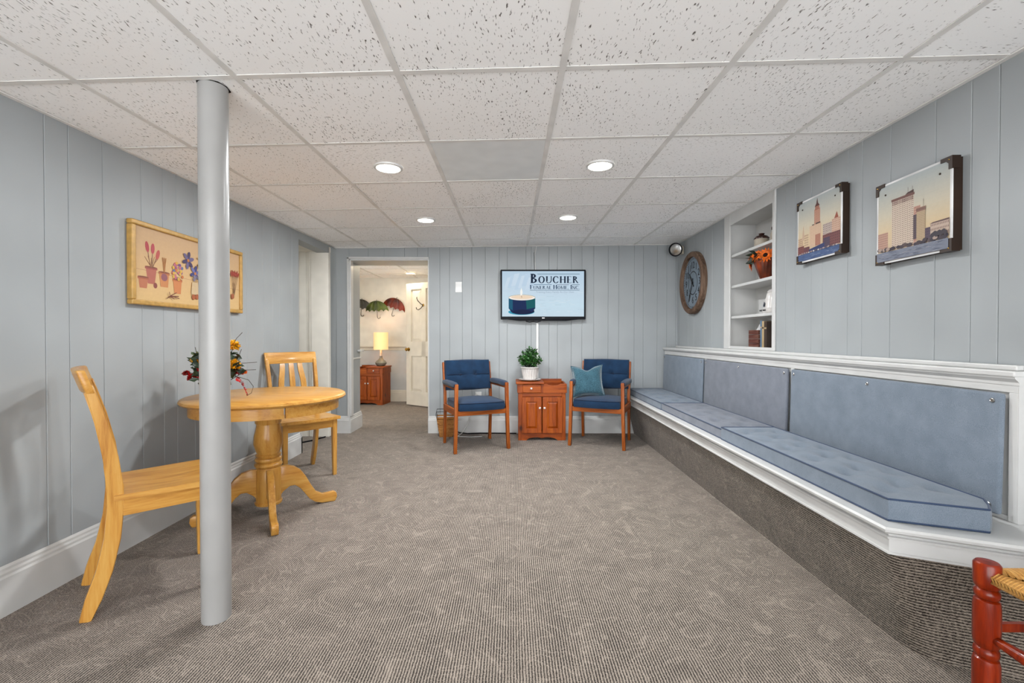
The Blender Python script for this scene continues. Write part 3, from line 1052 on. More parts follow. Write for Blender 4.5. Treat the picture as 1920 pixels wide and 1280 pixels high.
# ------------------------------------------------------------------ oak side chairs
def side_chair(label, loc, rz):
    """faces local -Y; origin on the floor under the seat centre"""
    t = thing('dining_chair', label, 'chair', loc, rz, 'oak side chairs at the round table')
    W, D = 0.20, 0.20            # half width at the front legs, half depth
    # seat: dished slab
    g = G()
    nx, ny = 14, 12
    def P(i, j, top):
        s, q = i / nx * 2 - 1, j / ny
        y = -0.190 + 0.375 * q
        w = 0.222 - 0.028 * q
        x = s * w
        y -= 0.016 * (1 - s * s) * (1 - q)
        z = 0.472 if top else 0.450
        if top:
            z -= 0.012 * max(0, 1 - (s * s) * 1.1) * math.sin(PI * min(1, q * 1.05))
        return (x, y, z)
    T = [[g.bm.verts.new(P(i, j, True)) for j in range(ny + 1)] for i in range(nx + 1)]
    B = [[g.bm.verts.new(P(i, j, False)) for j in range(ny + 1)] for i in range(nx + 1)]
    for i in range(nx):
        for j in range(ny):
            g._f([T[i][j], T[i + 1][j], T[i + 1][j + 1], T[i][j + 1]])
            g._f([B[i][j + 1], B[i + 1][j + 1], B[i + 1][j], B[i][j]])
    for i in range(nx):
        g._f([T[i + 1][0], T[i][0], B[i][0], B[i + 1][0]]); g._f([T[i][ny], T[i + 1][ny], B[i + 1][ny], B[i][ny]])
    for j in range(ny):
        g._f([T[0][j], T[0][j + 1], B[0][j + 1], B[0][j]]); g._f([T[nx][j + 1], T[nx][j], B[nx][j], B[nx][j + 1]])
    g.obj('seat', M['oakY'], t)
    # front legs
    for s in (-1, 1):
        g = G()
        A = [(s * 0.205, -0.168), (s * 0.167, -0.168), (s * 0.167, -0.130), (s * 0.205, -0.130)]
        Bq = [(s * 0.200, -0.166), (s * 0.172, -0.166), (s * 0.172, -0.138), (s * 0.200, -0.138)]
        lo_ = [g.bm.verts.new((x, y, 0.0)) for x, y in Bq]
        hi_ = [g.bm.verts.new((x, y, 0.450)) for x, y in A]
        g._f(lo_[::-1]); g._f(hi_)
        for i in range(4):
            g._f([lo_[i], lo_[(i + 1) % 4], hi_[(i + 1) % 4], hi_[i]])
        g.bevel(0.003)
        g.obj('front_leg', M['oakZ'], t, smooth=False)
    # sabre rear posts from the floor to the top rail
    prof = [(0.0, 0.272), (0.08, 0.246), (0.18, 0.214), (0.30, 0.190), (0.42, 0.180), (0.50, 0.181), (0.62, 0.193), (0.76, 0.218), (0.88, 0.248), (0.915, 0.257)]
    def backy(z):
        for (z0, y0), (z1, y1) in zip(prof, prof[1:]):
            if z0 <= z <= z1:
                return y0 + (y1 - y0) * (z - z0) / (z1 - z0)
        return prof[-1][1] + (z - prof[-1][0]) * 0.33
    for s in (-1, 1):
        g = G()
        pts = [(s * (0.176 + 0.012 * max(0, (z - 0.45) / 0.5)), y, z) for z, y in prof]
        sc = [(1, 0.70 if z < 0.05 else (1.0 if z < 0.55 else 1.0 - 0.45 * (z - 0.55) / 0.35)) for z, y in prof]
        sec = [(-0.0135, -0.026), (0.0135, -0.026), (0.0135, 0.026), (-0.0135, 0.026)]
        g.sweep(pts, sec, up=Vector((0, 1, 0)), scales=sc)
        g.bevel(0.003, 1, 60)
        g.obj('rear_post', M['oakZ'], t)
    # top rail, slightly curved and leaning
    def rail(z0, z1, w, bow, th, name):
        g = G()
        k = 12
        pr = []
        for i in range(k + 1):
            s = i / k * 2 - 1
            dy = bow * (1 - s * s)
            row = []
            for (z, o) in ((z0, -th / 2), (z1, -th / 2), (z1, th / 2), (z0, th / 2)):
                row.append(g.bm.verts.new((s * w, backy(z) + dy + o, z)))
            pr.append(row)
        for a, b in zip(pr, pr[1:]):
            for i in range(4):
                g._f([a[i], a[(i + 1) % 4], b[(i + 1) % 4], b[i]])
        g._f(pr[0]); g._f(pr[-1][::-1])
        g.bevel(0.005, 2, 50)
        return g.obj(name, M['oakX'], t)
    rail(0.884, 0.976, 0.203, 0.022, 0.026, 'top_rail')
    rail(0.520, 0.556, 0.166, 0.018, 0.020, 'lower_rail')
    for k in (-1, 0, 1):
        g = G()
        pts, sc = [], []
        for i in range(11):
            q = i / 10
            z = 0.545 + (0.890 - 0.545) * q
            x = k * (0.072 + 0.010 * q) + k * 0.013 * math.sin(PI * q * 1.6 - 0.4)
            pts.append((x, backy(z) + 0.018, z)); sc.append((1.0 + 0.12 * math.sin(PI * q), 1))
        g.sweep(pts, [(-0.019, -0.006), (0.019, -0.006), (0.019, 0.006), (-0.019, 0.006)], up=Vector((0, 1, 0)), scales=sc)
        g.obj('back_slat', M['oakZ'], t)
    G().box(-0.168, 0.168, -0.163, -0.143, 0.385, 0.450).bevel(0.002).obj('apron', M['oakX'], t, smooth=False)
    G().box(-0.168, 0.168, 0.160, 0.180, 0.385, 0.450).bevel(0.002).obj('apron', M['oakX'], t, smooth=False)
    for s in (-1, 1):
        G().box(s * 0.184 - 0.010, s * 0.184 + 0.010, -0.140, 0.158, 0.385, 0.450).bevel(0.002).obj('apron', M['oakY'], t, smooth=False)
    return t
side_chair('honey oak slat-back chair standing left of the white post', (-1.577, 2.036, 0), math.radians(133))
side_chair('honey oak slat-back chair behind the round table near the doorway', (-1.665, 3.555, 0), math.radians(45))

# ------------------------------------------------------------------ navy armchairs
def armchair(label, loc, rz):
    t = thing('armchair', label, 'chair', loc, rz, 'navy upholstered armchairs against the back wall')
    W, YF, YR = 0.262, -0.222, 0.222
    def stick(name, pts, a, b, mat):
        g = G()
        g.sweep(pts, [(-a, -b), (a, -b), (a, b), (-a, b)], up=Vector((0, 1, 0)))
        g.bevel(0.005, 2, 50)
        return g.obj(name, mat, t)
    for s in (-1, 1):
        stick('front_leg', [(s * (W + 0.010), YF - 0.004, 0), (s * W, YF, 0.30), (s * (W - 0.006), YF + 0.004, 0.655)], 0.016, 0.019, M['teakZ'])
        stick('rear_post', [(s * (W - 0.012), YR + 0.03, 0), (s * (W - 0.012), YR, 0.38), (s * (W - 0.012), YR + 0.012, 0.55), (s * (W - 0.012), YR + 0.070, 0.838)], 0.014, 0.018, M['teakZ'])
        G().box(s * W - 0.012, s * W + 0.012, YF + 0.012, YR - 0.01, 0.355, 0.418).bevel(0.004).obj('side_rail', M['teakY'], t, smooth=False)
        # padded arm, resting between front leg top and rear post
        g = G()
        pts, sc = [], []
        for i in range(9):
            q = i / 8
            pts.append((s * (W - 0.004), YF - 0.004 + 0.012 + (YR - YF - 0.005) * q, 0.640 + 0.006 * math.sin(PI * q)))
            e = min(1, 0.72 + 2.4 * min(q, 1 - q))
            sc.append((e, e))
        sec = [(0.030 * math.copysign(abs(math.cos(a)) ** 0.6, math.cos(a)), 0.026 * math.copysign(abs(math.sin(a)) ** 0.6, math.sin(a))) for a in [2 * PI * k / 14 for k in range(14)]]
        g.sweep(pts, sec, scales=sc)
        g.obj('arm_pad', M['navy'], t)
        G().box(s * (W - 0.004) - 0.012, s * (W - 0.004) + 0.012, YF + 0.012, YR + 0.02, 0.600, 0.618).bevel(0.003).obj('arm_rail', M['teakY'], t, smooth=False)
    G().box(-W, W, YF - 0.006, YF + 0.016, 0.352, 0.400).bevel(0.004).obj('front_rail', M['teakX'], t, smooth=False)
    G().box(-W, W, YR - 0.012, YR + 0.012, 0.352, 0.405).bevel(0.004).obj('back_rail', M['teakX'], t, smooth=False)
    # seat cushion with bowed front
    def fxy(s, q):
        u = s * 2 - 1
        w = 0.238
        yf = YF - 0.010 - 0.034 * (1 - u * u)
        y = yf + (YR - 0.012 - yf) * q
        return (u * w * (1 - 0.05 * (abs(2 * q - 1) ** 6)), y)
    g, top, bot = cushion(fxy, 0.398, 0.072, 20, 16, 0.034, bulge=0.010)
    c = g.obj('seat_cushion', M['navy'], t)
    G().tube([p for p in top[::2]], 0.004, 6, closed=True).obj('piping', M['navypipe'], c)
    # back cushion: built flat then tilted
    tf = [(-0.085, 0.0, 0.024, 0.045), (0.085, 0.0, 0.024, 0.045)]
    def bxy(s, q):
        return ((s * 2 - 1) * 0.238, (q - 0.5) * 0.300)
    g, top, bot = cushion(bxy, 0.0, 0.050, 24, 20, 0.026, tufts=tf, bulge=0.012)
    for v in g.bm.verts:          # stitched seams
        if v.co.z > 0.04:
            v.co.z -= 0.006 * math.exp(-(v.co.y / 0.010) ** 2)
            if v.co.y > 0:
                v.co.z -= 0.005 * math.exp(-((abs(v.co.x) - 0.085) / 0.010) ** 2)
    mt = Matrix.Translation((0, YR + 0.044, 0.700)) @ Matrix.Rotation(math.radians(90 - 11), 4, 'X')
    g.bm.transform(mt)
    bcsh = g.obj('back_cushion', M['navy'], t)
    for s in (-1, 1):
        b = G().ball((0, 0, 0), 0.010, 1, 1, 0.6)
        b.bm.transform(mt @ Matrix.Translation((s * 0.085, 0, 0.052)))
        b.obj('button', M['navypipe'], bcsh)
    G().tube([mt @ Vector((s_, 0.0, 0.067 - 0.012 * math.exp(-((abs(s_) - 0.085) / 0.03) ** 2) - 0.02 * (abs(s_) / 0.238) ** 8)) for s_ in [-0.23 + 0.46 * i / 24 for i in range(25)]], 0.0028, 5).obj('seam', M['navypipe'], bcsh)
    return t
armchair('navy tufted armchair with teak frame, by the doorway with a wicker basket behind it', (-0.375, 4.520, 0), math.radians(23))
armchair('navy tufted armchair with teak frame holding a teal cushion, beside the bench', (0.926, 4.645, 0), math.radians(-23))

# teal scatter cushion leaning on the right armchair
def pillow(name, label, loc, rot):
    t = thing(name, label, 'cushion', loc)
    t.rotation_euler = rot
    g = G()
    n = 22
    h = 0.165
    def P(i, j, sgn):
        u, v = i / n * 2 - 1, j / n * 2 - 1
        pin = 1 - 0.13 * (1 - u * u) * abs(v) ** 2
        pin2 = 1 - 0.13 * (1 - v * v) * abs(u) ** 2
        dent = 0.040 * math.exp(-((u / 0.35) ** 2)) * max(0, v) ** 2
        th = 0.062 * ((1 - u ** 4) * (1 - v ** 4)) ** 0.55
        wr = 0.004 * math.sin(9 * u + 5 * v) * (1 - u * u) * (1 - v * v)
        return (u * h * pin2, sgn * th + wr * sgn, v * h * pin - dent + h)
    T = [[g.bm.verts.new(P(i, j, -1)) for j in range(n + 1)] for i in range(n + 1)]
    B = [[g.bm.verts.new(P(i, j, 1)) for j in range(n + 1)] for i in range(n + 1)]
    for i in range(n):
        for j in range(n):
            g._f([T[i][j], T[i + 1][j], T[i + 1][j + 1], T[i][j + 1]])
            g._f([B[i][j + 1], B[i + 1][j + 1], B[i + 1][j], B[i][j]])
    rim = [(i, 0) for i in range(n)] + [(n, j) for j in range(n)] + [(i, n) for i in range(n, 0, -1)] + [(0, j) for j in range(n, 0, -1)]
    pts = [P(i, j, 0) for i, j in rim]
    g.bm.verts.ensure_lookup_table()
    bmesh.ops.remove_doubles(g.bm, verts=g.bm.verts, dist=1e-5)
    c = g.obj('velvet_cover', M['teal'], t)
    G().tube(pts, 0.0045, 6, closed=True).obj('piping', M['teal'], t)
    return t
pillow('throw_pillow', 'teal velvet square pillow propped on the right navy armchair', (0.790, 4.585, 0.490), (math.radians(-17), math.radians(-3), math.radians(-4)))

# ------------------------------------------------------------------ knotty pine dry-sink cabinets
def cabinet(label, loc, rz, mirror, w=0.505, d=0.345):
    """front at local -Y; drawer side on the left unless mirrored"""
    t = thing('dry_sink_cabinet', label, 'cabinet', loc, rz, 'knotty pine dry sink cabinets')
    sx = -1 if mirror else 1
    h = w / 2
    def B(x0, x1, y0, y1, z0, z1, bev=0.002):
        a, b = sorted((x0 * sx, x1 * sx))
        g = G().box(a, b, y0, y1, z0, z1)
        return g.bevel(bev) if bev else g
    yf = -d / 2
    # body: sides, back, bottom, face frame
    for s in (-1, 1):
        a, b = sorted((s * h, s * (h - 0.018)))
        G().box(a, b, yf + 0.019, d / 2, 0, 0.508).obj('side_panel', M['pineZ'], t, smooth=False)
        a, b = sorted((s * h, s * (h - 0.042)))
        G().box(a, b, yf, yf + 0.019, 0, 0.508).bevel(0.002).obj('face_stile', M['pineZ'], t, smooth=False)
    G().box(-h + 0.018, h - 0.018, d / 2 - 0.012, d / 2, 0.05, 0.508).obj('back_panel', M['pineZ'], t, smooth=False)
    G().box(-h + 0.018, h - 0.018, yf + 0.019, d / 2 - 0.012, 0.075, 0.092).obj('bottom_board', M['pineX'], t, smooth=False)
    G().box(-h + 0.042, h - 0.042, yf, yf + 0.019, 0.468, 0.508).bevel(0.002).obj('face_rail', M['pineX'], t, smooth=False)
    # scalloped base apron
    x0 = h - 0.042
    pts = [(-x0, 0.0), (-x0 + 0.045, 0.0)]
    for i in range(17):
        q = i / 16
        x = -x0 + 0.055 + (2 * x0 - 0.11) * q
        pts.append((x, 0.012 + 0.026 * math.sin(PI * q) ** 0.5 - 0.012 * math.exp(-((q - 0.5) / 0.10) ** 2)))
    pts += [(x0 - 0.045, 0.0), (x0, 0.0), (x0, 0.078), (-x0, 0.078)]
    G().prism(pts, 'Y', yf, yf + 0.019).obj('base_apron', M['pineX'], t, smooth=False)
    # two raised-panel doors
    for s in (-1, 1):
        a, b = sorted((s * 0.004, s * (h - 0.036)))
        z0, z1 = 0.082, 0.464
        g = G()
        y0, y1 = yf - 0.018, yf - 0.001
        fw = 0.048
        g.box(a, a + fw, y0, y1, z0, z1); g.box(b - fw, b, y0, y1, z0, z1)
        g.box(a + fw, b - fw, y0, y1, z0, z0 + 0.050); g.box(a + fw, b - fw, y0, y1, z1 - 0.050, z1)
        g.bevel(0.003)
        dr = g.obj('door', M['pineZ'], t, smooth=False)
        # raised field with sloping margins
        ia, ib, ja, jb = a + fw, b - fw, z0 + 0.050, z1 - 0.050
        g = G()
        o = [(ia, ja), (ib, ja), (ib, jb), (ia, jb)]
        k = 0.022
        i_ = [(ia + k, ja + k), (ib - k, ja + k), (ib - k, jb - k), (ia + k, jb - k)]
        A = [g.bm.verts.new((x, yf - 0.007, z)) for x, z in o]
        Bv = [g.bm.verts.new((x, yf - 0.016, z)) for x, z in i_]
        C = [g.bm.verts.new((x, yf - 0.002, z)) for x, z in o]
        g._f(Bv); g._f(C[::-1])
        for i in range(4):
            g._f([A[i], A[(i + 1) % 4], Bv[(i + 1) % 4], Bv[i]])
            g._f([C[i], C[(i + 1) % 4], A[(i + 1) % 4], A[i]])
        g.obj('raised_field', M['pineZ'], dr, smooth=False)
        kn_ = G().lathe([(0.005, 0.0), (0.005, 0.010), (0.011, 0.014), (0.012, 0.020), (0.008, 0.026), (0.001, 0.027)], 14, Matrix.Translation((s * 0.024, y0, 0.352)) @ Matrix.Rotation(PI / 2, 4, 'X'))
        kn_.obj('knob', M['ceramic'], dr)
    # upper box: drawer half with lid, open well half
    e = 0.010
    zb, zt_ = 0.508, 0.590
    B(-h - e, h + e, yf - e + 0.018, d / 2, zb, zb + 0.014).obj('sink_floor', M['pineX'], t, smooth=False)
    B(-h - e, -0.205, yf - e, yf - e + 0.018, zb, zt_ + 0.012).obj('drawer_stile', M['pineZ'], t, smooth=False)
    B(-0.012, 0.012, yf - e, yf - e + 0.018, zb, zt_ + 0.012).obj('drawer_stile', M['pineZ'], t, smooth=False)
    dw = B(-0.205, -0.012, yf - e - 0.006, yf - e + 0.012, zb + 0.004, zt_ + 0.008, 0.003).obj('drawer', M['pineX'], t, smooth=False)
    kn_ = G().lathe([(0.005, 0.0), (0.005, 0.010), (0.011, 0.014), (0.012, 0.020), (0.008, 0.026), (0.001, 0.027)], 14, Matrix.Translation((sx * -0.115, yf - e - 0.006, 0.558)) @ Matrix.Rotation(PI / 2, 4, 'X'))
    kn_.obj('knob', M['ceramic'], dw)
    B(-h - e, -h - e + 0.016, yf - e + 0.018, d / 2, zb, zt_ + 0.012).obj('end_board', M['pineX'], t, smooth=False)
    B(-0.008, 0.010, yf - e + 0.018, d / 2, zb, zt_ + 0.012).obj('divider', M['pineX'], t, smooth=False)
    B(-h - e - 0.016, 0.022, yf - e - 0.020, d / 2, 0.602, 0.624, 0.006).obj('top_lid', M['pineX'], t, smooth=False)
    pts = [(0.012, zb), (h + e, zb), (h + e, 0.602), (h + e - 0.02, 0.606), (h - 0.02, 0.606)]
    for i in range(13):
        q = i / 12
        x = (h - 0.055) + (0.050 - (h - 0.055)) * q
        pts.append((x, 0.604 - 0.017 * math.sin(PI * q) ** 0.8))
    pts += [(0.03, 0.606), (0.012, 0.606)]
    pts = [(x * sx, z) for x, z in pts]
    G().prism(pts, 'Y', yf - e, yf - e + 0.018).obj('well_front', M['pineX'], t, smooth=False)
    B(h + e - 0.018, h + e, yf - e + 0.018, d / 2, zb, 0.604).obj('end_board', M['pineX'], t, smooth=False)
    B(0.012, h + e - 0.018, d / 2 - 0.016, d / 2, zb, 0.628).obj('well_back', M['pineX'], t, smooth=False)
    return t
cabinet('knotty pine dry sink cabinet between the two navy armchairs', (0.320, 4.930, 0), 0, False)
cabinet('knotty pine cabinet with a lamp on it in the room beyond the doorway', (-2.330, 7.425, 0), math.radians(-6), True)

# ------------------------------------------------------------------ potted plant on the cabinet
pp = thing('potted_plant', 'bushy small-leaved green plant in a white fluted pot on the pine cabinet', 'plant', (0.195, 4.915, 0.6245))
G().lathe([(0.045, 0.0), (0.090, 0.004), (0.115, 0.012), (0.124, 0.018), (0.120, 0.020), (0.08, 0.012), (0.01, 0.010)], 36).obj('saucer', M['ceramic'], pp)
G().lathe([(0.058, 0.012), (0.068, 0.018), (0.082, 0.075), (0.092, 0.130), (0.094, 0.136)], 60, rib=lambda k, z: 1 + 0.035 * (1 if (k % 3) else -1) * (1 if 0.015 < z < 0.134 else 0), cap=False).obj('pot', M['ceramic'], pp)
G().lathe([(0.093, 0.134), (0.100, 0.138), (0.102, 0.146), (0.098, 0.152), (0.090, 0.150), (0.088, 0.130), (0.002, 0.127)], 40).obj('pot_rim', M['ceramic'], pp)
def leaf(g, c, d, L, w, up=None, fold=0.15):
    d = Vector(d).normalized()
    s = d.cross(up or Vector((random.uniform(-1, 1), random.uniform(-1, 1), random.uniform(-0.3, 1))))
    if s.length < 1e-3:
        s = Vector((1, 0, 0))
    s.normalize()
    n_ = s.cross(d)
    c = Vector(c)
    a = g.bm.verts.new(c)
    l_ = g.bm.verts.new(c + d * L * 0.5 + s * w + n_ * w * fold)
    r_ = g.bm.verts.new(c + d * L * 0.5 - s * w + n_ * w * fold)
    m_ = g.bm.verts.new(c + d * L * 0.5)
    e_ = g.bm.verts.new(c + d * L - n_ * L * 0.12)
    g._f([a, m_, l_]); g._f([a, r_, m_]); g._f([m_, e_, l_]); g._f([m_, r_, e_])
g = G(); st = G()
for k in range(60):
    a = random.uniform(0, 2 * PI)
    r = math.sqrt(random.random()) * 0.128
    top = Vector((r * math.cos(a) * 1.05, r * math.sin(a), 0.195 + 0.170 * (1 - (r / 0.135) ** 2) * random.uniform(0.7, 1.05)))
    base = Vector((0.3 * top.x, 0.3 * top.y, 0.135))
    st.tube([base, (base + top) / 2 + Vector((0, 0, 0.01)), top], 0.0018, 4)
    for q in range(11):
        p = base.lerp(top, 0.35 + 0.65 * q / 10)
        d = Vector((random.uniform(-1, 1), random.uniform(-1, 1), random.uniform(-0.25, 0.9)))
        leaf(g, p, d, random.uniform(0.026, 0.042), random.uniform(0.010, 0.015))
fo = g.obj('foliage', M['leaf'], pp, smooth=False); fo['kind'] = 'stuff'
st.obj('stems', M['leafdark'], pp)

# ------------------------------------------------------------------ television
TVX0, TVX1, TVZ0, TVZ1 = -0.134, 0.838, 1.303, 1.871
tv = thing('television', 'flat screen television on the back wall showing a candle slide', 'television', ((TVX0 + TVX1) / 2, YB - 0.06, TVZ0))
W2, H = (TVX1 - TVX0) / 2, TVZ1 - TVZ0
k = 1 - 0.06 / YB
W2 *= k; H *= k
bzl = 0.016
g = G()
g.box(-W2, W2, -0.012, 0.020, 0, 0.032); g.box(-W2, W2, -0.012, 0.020, H - bzl, H)
g.box(-W2, -W2 + bzl, -0.012, 0.020, 0.032, H - bzl); g.box(W2 - bzl, W2, -0.012, 0.020, 0.032, H - bzl)
g.bevel(0.003).obj('bezel', M['black'], tv, smooth=False)
G().box(-W2 + 0.01, W2 - 0.01, 0.002, 0.040, 0.01, H - 0.01).bevel(0.006).obj('back_shell', M['black'], tv, smooth=False)
g = G().prism([(-W2 + 0.08, 0.0), (W2 - 0.08, 0.0), (W2 - 0.22, -0.018), (-W2 + 0.22, -0.018)], 'Y', -0.006, 0.03)
g.obj('lower_lip', M['black'], tv, smooth=False)
G().box(-0.14, 0.14, 0.040, 0.0598, 0.12, 0.42).obj('wall_bracket', M['black'], tv, smooth=False)
G().box(-0.012, 0.016, -0.0128, -0.0118, 0.012, 0.019).obj('maker_mark', M['steel'], tv, smooth=False)
# the picture on the screen
P_ = Print(); P_.dz = 0.00003
sw, sh0, sh1 = W2 - bzl, 0.032, H - bzl
P_.vgrad(-sw, sh0, sw, sh1, [(0, (206, 226, 240)), (0.25, (206, 230, 244)), (0.55, (204, 224, 240)), (1, (190, 214, 234))], 20)
for i in range(34):                     # streaked pale boards
    x = random.uniform(-sw * 0.25, sw * 0.97); z = random.uniform(sh0 + 0.02, sh0 + 0.27)
    P_.rect(x, z, min(sw, x + random.uniform(0.02, 0.09)), z + 0.004, random.choice(((218, 234, 244), (192, 214, 228), (224, 238, 246))))
for i in range(8):
    x = -sw + 0.02 + 0.04 * i; z = sh0 + 0.30 + 0.02 * (i % 3)
    P_.poly([(x, z), (x + 0.05, z + 0.01), (x + 0.10, z + 0.15), (x + 0.04, z + 0.14)], (196, 218, 238) if i % 2 else (208, 226, 242))
sc = 2 * sw / 1.0
def sx_(u): return -sw + u * 2 * sw       # 0..1 across
def sz_(v): return sh1 - v * (sh1 - sh0)  # 0 top ..1 bottom
def el(u, v, ru, rv, c, n=28): P_.ell(sx_(u), sz_(v), ru * 2 * sw, rv * (sh1 - sh0), c, n)
el(0.235, 0.90, 0.16, 0.065, (60, 160, 190))
el(0.25, 0.88, 0.145, 0.075, (10, 22, 58))
P_.poly([(sx_(0.08), sz_(0.60)), (sx_(0.405), sz_(0.60)), (sx_(0.405), sz_(0.82)), (sx_(0.36), sz_(0.91)), (sx_(0.12), sz_(0.91)), (sx_(0.08), sz_(0.82))], (14, 40, 86))
P_.poly([(sx_(0.29), sz_(0.62)), (sx_(0.405), sz_(0.60)), (sx_(0.405), sz_(0.80)), (sx_(0.30), sz_(0.84))], (10, 92, 98))
P_.poly([(sx_(0.08), sz_(0.60)), (sx_(0.13), sz_(0.62)), (sx_(0.13), sz_(0.86)), (sx_(0.08), sz_(0.82))], (22, 92, 122))
el(0.2425, 0.90, 0.115, 0.055, (12, 26, 66))
el(0.2425, 0.58, 0.163, 0.062, (186, 168, 120))
el(0.2425, 0.585, 0.160, 0.058, (252, 246, 238))
el(0.2425, 0.575, 0.135, 0.040, (246, 222, 196))
P_.poly([(sx_(0.222), sz_(0.52)), (sx_(0.232), sz_(0.54)), (sx_(0.246), sz_(0.52)), (sx_(0.250), sz_(0.46)), (sx_(0.236), sz_(0.365)), (sx_(0.222), sz_(0.44))], (255, 255, 250))
P_.line((sx_(0.236), sz_(0.54)), (sx_(0.240), sz_(0.585)), 0.004, (120, 90, 60))
# serif capitals drawn stroke by stroke
T_, t_ = 0.20, 0.085
def glyph(ch):
    R_ = []
    def rect(x0, z0, x1, z1): R_.append([(x0, z0), (x1, z0), (x1, z1), (x0, z1)])
    def stem(x, w=T_, ser=True):
        rect(x, 0, x + w, 1)
        if ser:
            rect(x - 0.055, 0, x + w + 0.055, 0.045); rect(x - 0.055, 0.955, x + w + 0.055, 1)
    def ring(cx, cz, rx, rz, a0, a1, tx=T_, tz=t_, n=22):
        for i in range(n):
            a, b = math.radians(a0 + (a1 - a0) * i / n), math.radians(a0 + (a1 - a0) * (i + 1) / n)
            R_.append([(cx + rx * math.cos(a), cz + rz * math.sin(a)), (cx + rx * math.cos(b), cz + rz * math.sin(b)),
                       (cx + (rx - tx) * math.cos(b), cz + (rz - tz) * math.sin(b)), (cx + (rx - tx) * math.cos(a), cz + (rz - tz) * math.sin(a))])
    def diag(x0, z0, x1, z1, w): R_.append([(x0 - w / 2, z0), (x0 + w / 2, z0), (x1 + w / 2, z1), (x1 - w / 2, z1)])
    if ch == 'B':
        stem(0.05); ring(0.2, 0.76, 0.33, 0.24, -90, 90); ring(0.2, 0.27, 0.42, 0.27, -90, 90); w = 0.68
    elif ch == 'O':
        ring(0.42, 0.5, 0.42, 0.52, 0, 360, n=36); w = 0.86
    elif ch == 'U':
        rect(0.05, 0.3, 0.05 + T_, 1); rect(0.66, 0.3, 0.66 + t_ * 1.3, 1); ring(0.39, 0.32, 0.34, 0.34, 180, 360, 0.12, t_)
        rect(0.0, 0.955, 0.28, 1); rect(0.60, 0.955, 0.80, 1); w = 0.80
    elif ch == 'C':
        ring(0.42, 0.5, 0.42, 0.52, 42, 318, n=30); rect(0.68, 0.66, 0.73, 0.90); rect(0.68, 0.10, 0.73, 0.28); w = 0.80
    elif ch == 'H':
        stem(0.05); stem(0.58); rect(0.2, 0.48, 0.6, 0.54); w = 0.82
    elif ch == 'E':
        stem(0.05); rect(0.2, 0.95, 0.58, 1); rect(0.2, 0, 0.60, 0.05); rect(0.2, 0.48, 0.48, 0.53); rect(0.54, 0.84, 0.58, 1); rect(0.56, 0, 0.60, 0.18); w = 0.66
    elif ch == 'F':
        stem(0.05); rect(0.2, 0.95, 0.56, 1); rect(0.2, 0.48, 0.46, 0.53); rect(0.52, 0.84, 0.56, 1); w = 0.62
    elif ch == 'R':
        stem(0.05); ring(0.2, 0.75, 0.36, 0.25, -90, 90); diag(0.66, 0, 0.34, 0.52, 0.16); rect(0.60, 0, 0.78, 0.045); w = 0.80
    elif ch == 'N':
        stem(0.05, t_ * 1.4); stem(0.66, t_ * 1.4); diag(0.66, 0, 0.10, 1, 0.17); w = 0.80
    elif ch == 'A':
        diag(0.06, 0, 0.38, 1, 0.07); diag(0.68, 0, 0.40, 1, 0.18); rect(0.16, 0.32, 0.58, 0.37); rect(-0.03, 0, 0.16, 0.045); rect(0.55, 0, 0.82, 0.045); w = 0.80
    elif ch == 'L':
        stem(0.05); rect(0.2, 0, 0.58, 0.05); rect(0.53, 0, 0.58, 0.2); w = 0.62
    elif ch == 'M':
        stem(0.05, t_ * 1.4); stem(0.80, T_); diag(0.46, 0, 0.12, 1, 0.15); diag(0.46, 0, 0.84, 1, 0.06); w = 1.02
    elif ch == 'I':
        stem(0.07); w = 0.32
    elif ch == '.':
        rect(0.03, 0, 0.17, 0.14); w = 0.22
    elif ch == ',':
        rect(0.03, 0, 0.17, 0.14); diag(0.06, -0.14, 0.12, 0.02, 0.08); w = 0.22
    else:
        w = 0.42
    return R_, w
def word(txt, x0, x1, zb, hb, hs, c):
    """first letter of each word at cap height hb, the rest at hs; stretched to span x0..x1"""
    items, x, first = [], 0.0, True
    for ch in txt:
        if ch == ' ':
            x += 0.38 * hs; first = True; continue
        hh = hb if first else hs
        first = False
        R_, w = glyph(ch)
        items.append((R_, x, hh)); x += w * hh + 0.10 * hs
    k_ = (x1 - x0) / x
    P_.k += 1
    for R_, gx, hh in items:
        for q in R_:
            P_.k -= 1
            P_.poly([(x0 + (gx + p[0] * hh) * k_, zb + p[1] * hh) for p in q], c)
hh_ = sh1 - sh0
ink = (16, 34, 58)
word('BOUCHER', sx_(0.345), sx_(0.945), sz_(0.262), 0.205 * hh_, 0.150 * hh_, ink)
word('FUNERAL HOME, INC.', sx_(0.340), sx_(0.950), sz_(0.395), 0.092 * hh_, 0.070 * hh_, (26, 54, 86))
for (u0, u1, v, c) in ((0.430, 0.945, 0.062, (44, 92, 104)), (0.385, 0.605, 0.297, (52, 92, 124)), (0.670, 0.815, 0.300, (96, 96, 118)), (0.850, 0.945, 0.300, (50, 80, 96)), (0.340, 0.945, 0.420, (44, 84, 106))):
    P_.rect(sx_(u0), sz_(v) - 0.0022, sx_(u1), sz_(v) + 0.0022, c)
scr = P_.obj('screen', M['screen'], tv, (0, -0.0005, 0))
M['tagline'] = glow('screen_tagline', (164, 180, 196), 0.50)
M['tagline'].node_tree.nodes['Principled BSDF'].inputs['Base Color'].default_value = lin((8, 9, 12))
M['tagline'].node_tree.nodes['Principled BSDF'].inputs['Specular IOR Level'].default_value = 0.08
text_mesh('tagline', 'Treating Every Family As Our Own', 0.030, M['tagline'], scr, (sx_(0.645), -0.0052, sz_(0.462)), (PI / 2, 0, 0), 0.0001)

